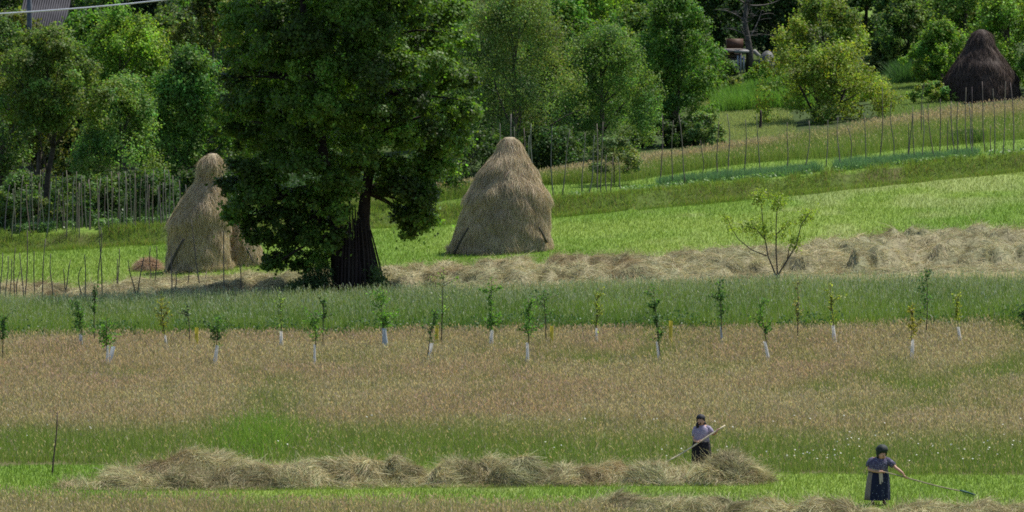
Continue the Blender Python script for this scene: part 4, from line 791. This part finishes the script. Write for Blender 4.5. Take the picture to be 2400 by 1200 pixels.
# young multi stemmed tree in front of the hay band
r = rs(91); g = gpt(1820, 690); y = g[1]; root = thing('young_tree', g, 'young bare multi stemmed tree with sparse yellowish leaves before the hay band', 'tree')
def up(uv): a = np.array(uv, float); p = at(a[:, 0], a[:, 1], y + np.linspace(0, r.normal() * .3, len(a))); p[0] = g if uv[0][1] > 640 else p[0]; return p
ST = [[(1820, 690), (1818, 645), (1800, 600), (1790, 540), (1784, 480), (1781, 452)], [(1820, 690), (1822, 640), (1819, 590), (1819, 530), (1822, 480), (1826, 465)], [(1820, 690), (1825, 642), (1845, 610), (1866, 575), (1878, 525), (1898, 500)], [(1797, 600), (1760, 585), (1730, 560), (1712, 530), (1703, 505)], [(1819, 550), (1840, 530), (1850, 518)], [(1792, 560), (1770, 535), (1750, 530)], [(1845, 610), (1850, 580), (1860, 560)]]
parts = [tube(up(s), np.linspace(.035 if q < 3 else .022, .008, len(s)), (.085, .07, .055), 6) for q, s in enumerate(ST)]
tips = [(1781, 458, 14, 150), (1776, 470, 12, 80), (1826, 472, 15, 170), (1818, 482, 10, 60), (1895, 505, 15, 130), (1882, 515, 10, 60), (1703, 512, 10, 60), (1715, 535, 10, 50), (1848, 522, 14, 80), (1765, 535, 18, 140), (1790, 535, 16, 120), (1742, 530, 12, 50), (1862, 572, 14, 110), (1870, 560, 10, 50), (1800, 550, 14, 60), (1836, 545, 14, 70)]
lf = np.concatenate([at(u + r.normal(size=n) * s * .6, v + r.normal(size=n) * s * .6, y + r.normal(size=n) * .15) for u, v, s, n in [(a, b, c * 1.1, int(d * 1.8)) for a, b, c, d in tips]])
build('stems', rel(parts, g), M_BARK, root, True); build('foliage', rel([leaves(lf, .085, vary(np.array([.20, .27, .05]), r, len(lf), .35), r, .4)], g), M_LEAF, root)

# ------------------------------------------------------------------ farm things at the top: roof, utility pole and wire, woodpile, stone hut
hb = drop(110, 392); hx, hy = hb[0], hb[1]
def px(u, v, yy): return at(np.array([u]), np.array([v]), np.array([yy]))[0]
root = thing('farm_shed', hb, 'farm shed with a grey corrugated roof among the trees at the top left', 'shed')
e0 = px(36, 88, 388); e1 = px(150, 80, 391); r0_ = px(66, -40, 393.5); r1_ = px(180, -50, 396.5)
ns = 20; S = np.linspace(0, 1, ns * 4 + 1); wv = np.where(np.arange(len(S)) % 4 < 2, .075, -.075) * np.where(np.arange(len(S)) % 2 == 0, 1, .2)
A = lerp(e0, e1, S[:, None]) + np.array([0, 0, 1]) * wv[:, None]; B = lerp(r0_, r1_, S[:, None]) + np.array([0, 0, 1]) * wv[:, None]; th_ = np.array([0, 0, -.02])
n_ = len(S); Vr = np.concatenate([A, B, A + th_, B + th_]); i = np.arange(n_ - 1)
Fr = np.concatenate([np.stack([i, i + 1, n_ + i + 1, n_ + i], -1), np.stack([2 * n_ + i + 1, 2 * n_ + i, 3 * n_ + i, 3 * n_ + i + 1], -1), np.stack([i + 1, i, 2 * n_ + i, 2 * n_ + i + 1], -1), np.stack([n_ + i, n_ + i + 1, 3 * n_ + i + 1, 3 * n_ + i], -1)])
build('roof', rel([(Vr, Fr, (.05, .05, .058))], hb), mat_attr('corrugated_sheet', .85, .12, noise=(1.5, .75, 1.15)), root)
wl = [(e0 + e1) / 2 + np.array([0, .5, -.9]), ]
build('wall', rel([box([(e0[0] + e1[0]) / 2, 392.2, (e0[2] + float(hb[2])) / 2 - .25], [abs(e1[0] - e0[0]) * .9, .15, max(.8, e0[2] - float(hb[2]) + .4)], (.2, .15, .1), .02)], hb), M_PAINT, root)
pb = drop(68, 366); root = thing('utility_pole', pb, 'dark grey utility pole in front of the corrugated roof', 'utility pole')
build('post', rel([tube(np.array([pb - [0, 0, .2], px(69, 40, 366), px(69, -60, 366)]), [.13, .12, .11], (.11, .12, .135), 8)], pb), M_POLE, root, True)
t_ = px(69, -50, 366); build('crossarm', rel([box(t_ + np.array([0, -.13, 0]), [1.2, .1, .1], (.1, .1, .1))], pb), M_POLE, root)
wy = 250.; P0 = px(-420, 92, wy); P1 = px(0, 31, wy); P2 = px(200, 18, wy); P3 = px(390, -1, wy); P4 = px(900, -70, wy)
tt = np.linspace(0, 1, 30)[:, None]; a_, b_ = px(-400, 66, 366), px(1500, -150, 366)
ww = lerp(px(-400, 58, 352), px(1300, -110, 352), tt) - np.array([0, 0, 1]) * (.30 * np.sin(tt * np.pi)) ; s0 = None
us = np.array([-500, -200, 0, 100, 200, 300, 390, 500, 700, 1000], float); vs = np.array([56, 43, 32, 25.5, 18, 9, -1, -12, -36, -76], float)
o = build('power_cable', [tube(at(us, vs, np.linspace(300, 296, len(us))), .028, (.62, .63, .66), 6)], M_PAINT, smooth=True); tag(o, 'pale overhead cable sloping across the top left corner', 'cable')
# woodpile
WY = float(gpt(1705, 174)[1]); KW = WY / F
root = thing('woodpile', px(1703, 172, WY), 'stack of old boards and planks under the trees left of the stone hut', 'woodpile'); W0 = np.array(root.location)
r = rs(93); brd = []
for q, (u, v, wd, h, cc) in enumerate([(1690, 128, 62, 9, (.22, .14, .10)), (1705, 118, 70, 5, (.30, .26, .23)), (1683, 138, 50, 7, (.26, .16, .12)), (1712, 130, 44, 6, (.13, .10, .085)), (1704, 143, 52, 6, (.4, .37, .33)), (1708, 152, 60, 6, (.16, .13, .11)), (1698, 160, 70, 7, (.24, .22, .2)), (1735, 119, 34, 5, (.5, .49, .46)), (1716, 137, 60, 4, (.3, .24, .19))]):
    c_ = px(u, v, WY + r.uniform(-.3, .3)); brd.append(box(c_, [wd * KW, 1.4, h * KW], tuple(.5 * k for k in cc), r.normal() * .06))
build('boards', rel(brd, W0), M_PAINT, root)
for u, v, hgt_px in [(1729, 150, 40), (1736, 150, 40), (1743, 150, 38), (1722, 155, 26)]:
    c_ = px(u, v, WY - .8); build('stake', rel([box(c_, [.07, .06, hgt_px * KW], (.26, .27, .29))], W0), M_PAINT, root)
build('backing', rel([box(px(1705, 150, WY + 1.2), [1.3, .1, .95], (.05, .045, .04))], W0), M_PAINT, root)
build('sheet', rel([box(px(1722, 104, WY + 1.1), [.75, .3, .5], (.085, .042, .026), .1)], W0), M_PAINT, root)
# stone hut: a domed clay oven shape with a dark mouth
hb2 = gpt(1799, 160); root = thing('clay_oven', hb2, 'grey domed clay oven beside the bare dead tree', 'oven'); R = 23 * hb2[1] / F
an = np.arange(24) / 24 * 2 * np.pi; rings = [[(hb2[0] + R * math.cos(p) * math.cos(q), hb2[1] + R * math.cos(p) * math.sin(q), hb2[2] + .78 * math.sin(p) * (1 + .03 * math.sin(3 * q))) for q in an] for p in np.linspace(-.1, 1.5, 10)]
build('dome', rel([loft(rings, (.10, .10, .10))], hb2), M_PAINT, root, True)
build('mouth', rel([box(hb2 + np.array([-.15, -.58, .15]), [.36, .12, .36], (.02, .02, .02)), box(hb2 + np.array([-.15, -.60, .36]), [.44, .14, .06], (.3, .28, .26))], hb2), M_PAINT, root)
o = build('white_log', [tube(at(np.array([1764, 1768, 1780]), np.array([122, 120, 132]), np.full(3, hb2[1] - .5)), [.09, .10, .08], (.26, .25, .23), 8)], M_POLE, smooth=True); tag(o, 'pale cut log leaning between the dead tree and the clay oven', 'log')

# ------------------------------------------------------------------ the two women
def skinned(name, chains, mat, parent, sub=2):
    """chains: list of (points, radii, attach) joined into one graph; attach = index of an existing vertex or None"""
    V, E, Rd, roots = [], [], [], []
    for pts, rad, att in chains:
        prev = att
        if att is None: roots.append(len(V))
        for p, q in zip(pts, rad):
            V.append(tuple(float(k) for k in p)); Rd.append(q)
            if prev is not None: E.append((prev, len(V) - 1))
            prev = len(V) - 1
    me = bpy.data.meshes.new(name); me.from_pydata(V, E, []); o = bpy.data.objects.new(name, me); COL.objects.link(o); o.parent = parent
    m = o.modifiers.new('skin', 'SKIN'); m.use_smooth_shade = True
    sd = me.skin_vertices[0].data
    for i, q in enumerate(Rd): sd[i].radius = (q, q); sd[i].use_root = i in roots
    ss = o.modifiers.new('sub', 'SUBSURF'); ss.levels = sub; ss.render_levels = sub
    ca = me.materials.append(mat); return o
def mat_plain(name, col, rough, var=.08, sc=12):
    m = bpy.data.materials.new(name); m.use_nodes = True; N = m.node_tree.nodes; Lk = m.node_tree.links; pr = N['Principled BSDF']
    tc = N.new('ShaderNodeTexCoord'); tx = N.new('ShaderNodeTexNoise'); tx.inputs['Scale'].default_value = sc; Lk.new(tc.outputs['Object'], tx.inputs['Vector'])
    rp = N.new('ShaderNodeValToRGB'); rp.color_ramp.elements[0].position = .3; rp.color_ramp.elements[1].position = .7
    rp.color_ramp.elements[0].color = (*[k * (1 - var) for k in col], 1); rp.color_ramp.elements[1].color = (*[k * (1 + var) for k in col], 1)
    Lk.new(tx.outputs['Fac'], rp.inputs['Fac']); Lk.new(rp.outputs['Color'], pr.inputs['Base Color']); pr.inputs['Roughness'].default_value = rough; pr.inputs['Specular IOR Level'].default_value = .3
    return m
M_BODY = mat_plain('weathered_skin', (.46, .25, .17), .5)
M_SCARF1 = mat_plain('dark_green_kerchief', (.012, .02, .018), .7, .3); M_SCARF2 = mat_plain('black_kerchief', (.012, .012, .018), .7, .3)
M_BLOUSE1 = mat_dots('navy_dotted_blouse', (.06, .052, .095), (.42, .42, .5), 38, .22); M_BLOUSE2 = mat_dots('lilac_patterned_blouse', (.24, .20, .28), (.52, .5, .56), 30, .25)
M_APRON = mat_dots('navy_dotted_apron', (.010, .013, .035), (.3, .32, .4), 17, .12); M_SKIRT1 = mat_plain('beige_grey_skirt', (.20, .16, .135), .9, .15); M_SKIRT2 = mat_dots('black_patterned_skirt', (.014, .011, .013), (.09, .075, .07), 14, .16)
M_EYE = mat_plain('dark_eyes', (.015, .012, .01), .3); M_SHOE = mat_plain('dark_shoes', (.02, .018, .016), .6)
def A3(*p): return np.array(p, float)
def ring(c, rx, ry, n=36, fold=0.0, k=9, ph=0.0):
    a = np.arange(n) / n * 2 * np.pi; f = 1 + fold * np.sin(k * a + ph) + fold * .6 * np.sin((k - 4) * a + 1.3 + ph)
    return np.stack([c[0] + rx * f * np.cos(a), c[1] + ry * f * np.sin(a), np.full(n, c[2])], -1)
def fingers(h, axis_, n_, rad=.016):
    """four fingers of different length wrapped round a shaft along axis_ at h, and a thumb closing from the other side"""
    a = nrm(np.array(axis_, float)); n_ = np.array(n_, float); n_ = nrm(n_ - a * (n_ @ a)); b = np.cross(a, n_); out = []
    for k, (ln, of) in enumerate([(3.6, -.030), (4.0, -.010), (3.8, .010), (3.1, .029)]):
        q = np.linspace(.2, ln, 5); out.append(([h + a * of + (n_ * np.cos(t) + b * np.sin(t)) * (rad + .012) for t in q], [.0095, .0095, .009, .0085, .0075], None))
    q = np.linspace(-.2, -1.9, 4); out.append(([h - a * (.036 + .006 * i) + (n_ * np.cos(t) + b * np.sin(t)) * (rad + .013) for i, t in enumerate(q)], [.011, .0105, .0095, .008], None))
    return out
def woman(vbase, ubase, scl, label, J, shaft, mats, skirt, blouse, sleeve, scarf):
    g = gpt(ubase, vbase); root = thing('person', g, label, 'person')
    S = lambda p: np.array(p, float) * scl
    ch = []
    sp = J['spine']; ch.append(([S(p) for p in sp[0]], [q * scl for q in sp[1]], None)); neck = J['at_sh']
    nb = len(sp[0]); idx = nb
    def add(pts, rad, att):
        nonlocal idx
        ch.append(([S(p) for p in pts], [q * scl for q in rad], att)); idx += len(pts); return idx - 1
    for side in ('L', 'R'):
        add(J['arm' + side], [.068, .052, .050, .044, .040, .031, .026, .034], J['at_sh'])
        add(J['leg' + side], [.10, .085, .062, .066, .042, .045, .034], 0)
    # nose, ears
    hd = S(J['head']); f = nrm(np.array(J['face'])); sd_ = np.cross(f, [0, 0, 1.]); sd_ = nrm(sd_)
    for p, rd in (([hd + f * .075 + A3(0, 0, .0), hd + f * .118 + A3(0, 0, -.02)], [.016, .014]), ([hd + sd_ * .085, hd + sd_ * .105 + A3(0, 0, .005)], [.02, .014]), ([hd - sd_ * .085, hd - sd_ * .105 + A3(0, 0, .005)], [.02, .014])):
        ch.append((p, rd, J['at_head'])); idx += 2
    sa = nrm(np.array(shaft[1]) - np.array(shaft[0]))
    for h, n_ in J['hands']: ch += fingers(S(h), sa, n_)
    skinned('body', ch, M_BODY, root)
    # eyes, mouth
    for k in (-1, 1):
        c = hd + f * .098 + sd_ * .034 * k + A3(0, 0, .012); build('eye', [loft([ring(c + A3(0, 0, z), max(r_, .0005), max(r_, .0005), 8) for z, r_ in ((-.009, .001), (-.005, .010), (0, .012), (.005, .010), (.009, .001))], (.02, .015, .012))], M_EYE, root, True)
    mo = hd + f * .098 + A3(0, 0, -.058); build('mouth', [tube(np.array([mo - sd_ * .026 - f * .006, mo + f * .002, mo + sd_ * .026 - f * .006]), [.004, .007, .004], (.2, .07, .06), 6)], M_SKIN, root, True)
    # clothes
    bl = [loft([ring(S(c), rx * scl, ry * scl, 36, .018, 7, q) for q, (c, rx, ry) in enumerate(blouse)], (1, 1, 1))]
    for s_ in sleeve: bl.append(tube(np.array([S(p) for p in s_[0]]), np.array(s_[1]) * scl, (1, 1, 1), 14))
    build('blouse', bl, mats['blouse'], root, True)
    build('skirt', [loft([ring(S(c), rx * scl, ry * scl, 60, fo, 9, 1.0) for c, rx, ry, fo in skirt], (1, 1, 1))], mats['skirt'], root, True)
    if 'apron' in mats:
        a = np.linspace(math.radians(234), math.radians(356), 30); V = []
        for (c, rx, ry, fo) in mats['apron_rings']:
            f_ = 1 + fo * np.sin(9 * a + 1) + fo * .6 * np.sin(5 * a + 2.3); V.append(np.stack([(c[0] + (rx + .018) * f_ * np.cos(a)) * scl, (c[1] + (ry + .018) * f_ * np.sin(a)) * scl, np.full(30, c[2] * scl)], -1))
        V = np.array(V); In = V * .985 + np.array(V[:, :].mean(axis=1, keepdims=True)) * .015; m_ = len(V); i = np.arange(m_ - 1)[:, None] * 30; j = np.arange(29)[None]; Q = np.stack([i + j, i + j + 1, i + 31 + j, i + 30 + j], -1).reshape(-1, 4)
        build('apron', [(V.reshape(-1, 3), Q, (1, 1, 1)), (In.reshape(-1, 3), Q[:, ::-1], (1, 1, 1))], mats['apron'], root, True)
        build('apron_tie', [strands(np.array([S((.05, -.285, .87)), S((.08, -.285, .86))]), np.array([[.02, -.05, -1], [.12, -.04, -1.]]), np.array([.30, .24]), np.array([.075, .06]), np.zeros((2, 3)), (.42, .34, .27), rs(5), 4, .5, np.array([[1., 0, 0], [1, .1, 0]]))], M_CLOTH, root)
    # head scarf: hood open at the face, knot, tail
    c, rx, ry, rz, zf, zb = scarf['hood']; c = S(c); rings = []
    fa = math.atan2(f[1], f[0]); n = 40; a = np.arange(n) / n * 2 * np.pi
    lim = zf + (zb - zf) * sstep((1 - np.cos(a - fa)) / 2 * 1.5 - .15); lim = lim * scl
    for t in np.linspace(0, 1, 12):
        el = math.pi / 2 * (1 - t); zz = c[2] + rz * math.sin(el) if t < 1 else c[2]
        rr = max(math.cos(el), .02); z_ = np.full(n, c[2] + rz * math.sin(el)); w_ = 1 + .03 * np.sin(3 * a + 4 * t) + .02 * np.sin(7 * a)
        rings.append(np.stack([c[0] + rx * rr * w_ * np.cos(a), c[1] + ry * rr * w_ * np.sin(a), np.maximum(z_, lim)], -1))
    for t in np.linspace(.2, 1, 5):
        z_ = lerp(np.maximum(c[2], lim), lim, t); rings.append(np.stack([c[0] + rx * (1 - .16 * t) * np.cos(a), c[1] + ry * (1 - .16 * t) * np.sin(a), z_], -1))
    sc_ = [loft(rings, (1, 1, 1), False)]
    for pth, rad in scarf['tails']: sc_.append(tube(np.array([S(p) for p in pth]), rad, (1, 1, 1), 8))
    build('headscarf', sc_, mats['scarf'], root, True)
    for k, sh in enumerate(J['shoes']): build('shoe', [loft([ring(S((sh[0] + dx, sh[1] + dy, z)), rx_, ry_, 16) for dx, dy, z, rx_, ry_ in ((0, -.04, -.01, .05, .12), (0, -.04, .03, .052, .125), (0, -.02, .06, .045, .085), (0, .02, .085, .036, .045))], (1, 1, 1))], M_SHOE, root, True)
    return root, g
def shaft3(g, a, b, scl): return g + np.array(a) * scl, g + np.array(b) * scl
# front woman with the green rake
SH1 = ((-.17, -.335, .965), (2.30, .10, .315)); d1 = nrm(np.array(SH1[1]) - np.array(SH1[0])); P1 = lambda x: np.array(SH1[0]) + d1 * (x - SH1[0][0]) / d1[0]
hl_, hr_ = P1(.13), P1(.72)
J1 = dict(spine=([(0, 0, .80), (.01, .0, .94), (.03, -.02, 1.08), (.045, -.04, 1.16), (.06, -.07, 1.21), (.085, -.13, 1.25), (.10, -.15, 1.33), (.10, -.13, 1.43)], [.16, .17, .15, .10, .06, .085, .108, .085]), at_sh=3, at_head=6, head=(.105, -.155, 1.295), face=(.62, -.76, -.2),
    armL=[(-.12, -.01, 1.165), (-.185, -.01, 1.10), (-.22, -.03, 1.0), (-.235, -.09, .925), (-.12, -.21, .90), (.0, -.31, .885), tuple(hl_ + A3(-.06, -.035, .0)), tuple(hl_ + A3(-.012, -.03, .01))],
    armR=[(.20, -.04, 1.165), (.28, -.04, 1.12), (.37, -.07, 1.05), (.45, -.12, .97), (.55, -.17, .90), (.63, -.20, .84), tuple(hr_ + A3(-.06, -.03, .03)), tuple(hr_ + A3(-.012, -.02, .025))],
    legL=[(-.10, 0, .72), (-.115, -.01, .56), (-.125, -.02, .44), (-.135, .0, .28), (-.135, .02, .10), (-.13, -.05, .05), (-.12, -.13, .04)],
    legR=[(.10, 0, .72), (.12, -.01, .56), (.135, -.02, .44), (.15, .0, .28), (.16, .02, .10), (.17, -.05, .05), (.20, -.13, .04)],
    hands=[(hl_, (-.2, -.8, .5)), (hr_, (-.3, -.6, .8))], shoes=[(-.13, -.02, .0), (.17, -.02, .0)])
SK1 = [((0, 0, .90), .215, .17, .01), ((-.0, 0, .82), .25, .205, .015), ((-.01, 0, .66), .275, .22, .03), ((-.02, 0, .45), .295, .235, .045), ((-.03, 0, .27), .305, .24, .055), ((-.035, 0, .14), .312, .245, .06), ((-.035, 0, .138), .28, .215, .06)]
w1, g1 = woman(1184, 2057, 1.0, 'stocky woman in navy dotted blouse, apron and dark headscarf, holding a long rake', J1, SH1,
    dict(blouse=M_BLOUSE1, skirt=M_SKIRT1, scarf=M_SCARF1, apron=M_APRON, apron_rings=[((c[0] + .015, c[1], c[2]), rx, ry, fo) for c, rx, ry, fo in SK1[:6]]), SK1,
    [((0, 0, .84), .25, .20), ((.0, -.01, .92), .245, .20), ((.02, -.03, 1.02), .25, .205), ((.035, -.035, 1.11), .24, .185), ((.045, -.04, 1.175), .215, .15), ((.055, -.055, 1.215), .15, .11), ((.06, -.065, 1.235), .085, .085)],
    [([(-.09, -.01, 1.165), (-.165, -.01, 1.13), (-.21, -.02, 1.06), (-.228, -.04, .985)], [.085, .095, .092, .088]), ([(.17, -.04, 1.17), (.26, -.04, 1.135), (.34, -.06, 1.075), (.405, -.085, 1.02)], [.085, .09, .086, .082])],
    dict(hood=((.10, -.10, 1.425), .160, .165, .145, 1.36, 1.20), tails=[([(.06, .03, 1.28), (.04, .05, 1.2), (.02, .05, 1.12)], [.06, .05, .025])]))
def tool(name, g, sh, scl, label, rad, col, heads, cat):
    a, b = shaft3(g, *sh, scl); root = thing(name, a, label, cat)
    t = np.linspace(0, 1, 12)[:, None]; p = lerp(a, b, t) + np.sin(t * np.pi) * np.array([0, 0, -.02]) + np.sin(t * 2 * np.pi) * np.array([0, .0, .012])
    build('handle', rel([tube(p, rad, col, 8)], a), M_POLE, root, True)
    heads(root, a, b); return root
def rake_head(root, a, b):
    d = nrm(b - a); c = nrm(np.cross(d, [0, 0, 1.])); bar = nrm(c * .9 + d * .35); bc = b + d * .02; col = (.02, .075, .06)
    build('rake_bar', rel([tube(np.array([bc - bar * .30, bc, bc + bar * .30]), [.02, .022, .02], col, 8), tube(np.array([b - d * .22, b - d * .08 , bc]), [.02, .022, .022], col, 8)], a), M_PAINT, root, True)
    for k in range(12):
        s0 = bc + bar * (-.285 + .57 * k / 11); build('tine', rel([tube(np.array([s0, s0 + A3(0, 0, -.05) - d * .012, s0 + A3(0, 0, -.10) - d * .03]), [.008, .007, .004], col, 5)], a), M_PAINT, root)
tool('rake', g1, SH1, 1.0, 'long wooden rake with a dark green toothed head, held by the front woman', .0165, (.26, .215, .15), rake_head, 'rake')
# woman behind the hay row with the light pole
SH2 = ((.655, -.19, 1.293), (-.92, -.36, .325)); d2 = nrm(np.array(SH2[1]) - np.array(SH2[0])); P2 = lambda x: np.array(SH2[0]) + d2 * (x - SH2[0][0]) / d2[0]
kl, kr = P2(-.045), P2(.46)
J2 = dict(spine=([(0, 0, .80), (.01, .0, .94), (.025, -.01, 1.09), (.03, -.02, 1.20), (.02, -.04, 1.275), (.0, -.07, 1.33), (-.01, -.075, 1.41), (-.01, -.06, 1.50)], [.145, .145, .135, .10, .052, .072, .098, .08]), at_sh=3, at_head=6, head=(-.012, -.085, 1.375), face=(-.4, -.9, -.15),
    armL=[(-.10, -.01, 1.21), (-.155, -.01, 1.15), (-.18, -.02, 1.03), (-.195, -.05, .895), (-.16, -.14, .865), (-.115, -.22, .85), tuple(kl + A3(-.05, -.02, -.02)), tuple(kl + A3(-.01, -.028, .0))],
    armR=[(.15, -.02, 1.22), (.21, -.02, 1.18), (.265, -.03, 1.11), (.315, -.06, 1.03), (.36, -.12, 1.05), (.405, -.19, 1.09), tuple(kr + A3(-.03, -.02, -.04)), tuple(kr + A3(-.005, -.02, -.02))],
    legL=[(-.09, 0, .72), (-.10, -.01, .56), (-.105, -.02, .44), (-.11, .0, .28), (-.11, .02, .10), (-.11, -.05, .05), (-.11, -.13, .04)],
    legR=[(.09, 0, .72), (.10, -.01, .56), (.105, -.02, .44), (.11, .0, .28), (.11, .02, .10), (.12, -.05, .05), (.13, -.13, .04)],
    hands=[(kl, (0, -.9, .4)), (kr, (0, -.8, -.5))], shoes=[(-.11, -.02, 0), (.12, -.02, 0)])
woman(1106, 1643, .97, 'woman in lilac blouse, black skirt and black headscarf, standing behind the front hay row', J2, SH2, dict(blouse=M_BLOUSE2, skirt=M_SKIRT2, scarf=M_SCARF2),
    [((.0, 0, .90), .205, .16, .01), ((.0, 0, .82), .235, .19, .02), ((.0, 0, .66), .255, .205, .04), ((.0, 0, .45), .265, .215, .055), ((.0, 0, .20), .275, .225, .06), ((.0, 0, .198), .25, .20, .06)],
    [((.0, 0, .83), .235, .19), ((.0, -.0, .92), .215, .175), ((.015, -.01, 1.03), .225, .18), ((.03, -.015, 1.13), .215, .16), ((.03, -.02, 1.205), .19, .13), ((.028, -.03, 1.255), .12, .09), ((.022, -.04, 1.285), .07, .07)],
    [([(-.07, -.01, 1.205), (-.14, -.01, 1.175), (-.172, -.018, 1.08), (-.184, -.03, .975)], [.075, .085, .083, .08]), ([(.12, -.02, 1.22), (.20, -.02, 1.19), (.255, -.03, 1.125), (.292, -.045, 1.065)], [.075, .082, .08, .076])],
    dict(hood=((-.012, -.055, 1.47), .122, .125, .115, 1.465, 1.27), tails=[([(-.09, -.08, 1.36), (-.105, -.10, 1.30), (-.10, -.12, 1.22)], [.03, .048, .03]), ([(.06, .0, 1.36), (.10, .02, 1.31), (.11, .03, 1.26)], [.05, .05, .02])]))
g2 = gpt(1643, 1106)
def fork_head(root, a, b):
    d = nrm(b - a); c = nrm(np.cross(d, [0, 0, 1.])); 
    for k in (-1, 1): build('tine', rel([tube(np.array([b, b + d * .08 + c * .05 * k, b + d * .32 + c * .07 * k]), [.014, .012, .006], (.42, .34, .22), 6)], a), M_POLE, root, True)
tool('hay_fork', g2, SH2, .97, 'pale peeled wooden hay fork, held slantwise by the woman behind the row', .02, (.62, .52, .36), fork_head, 'hay fork')
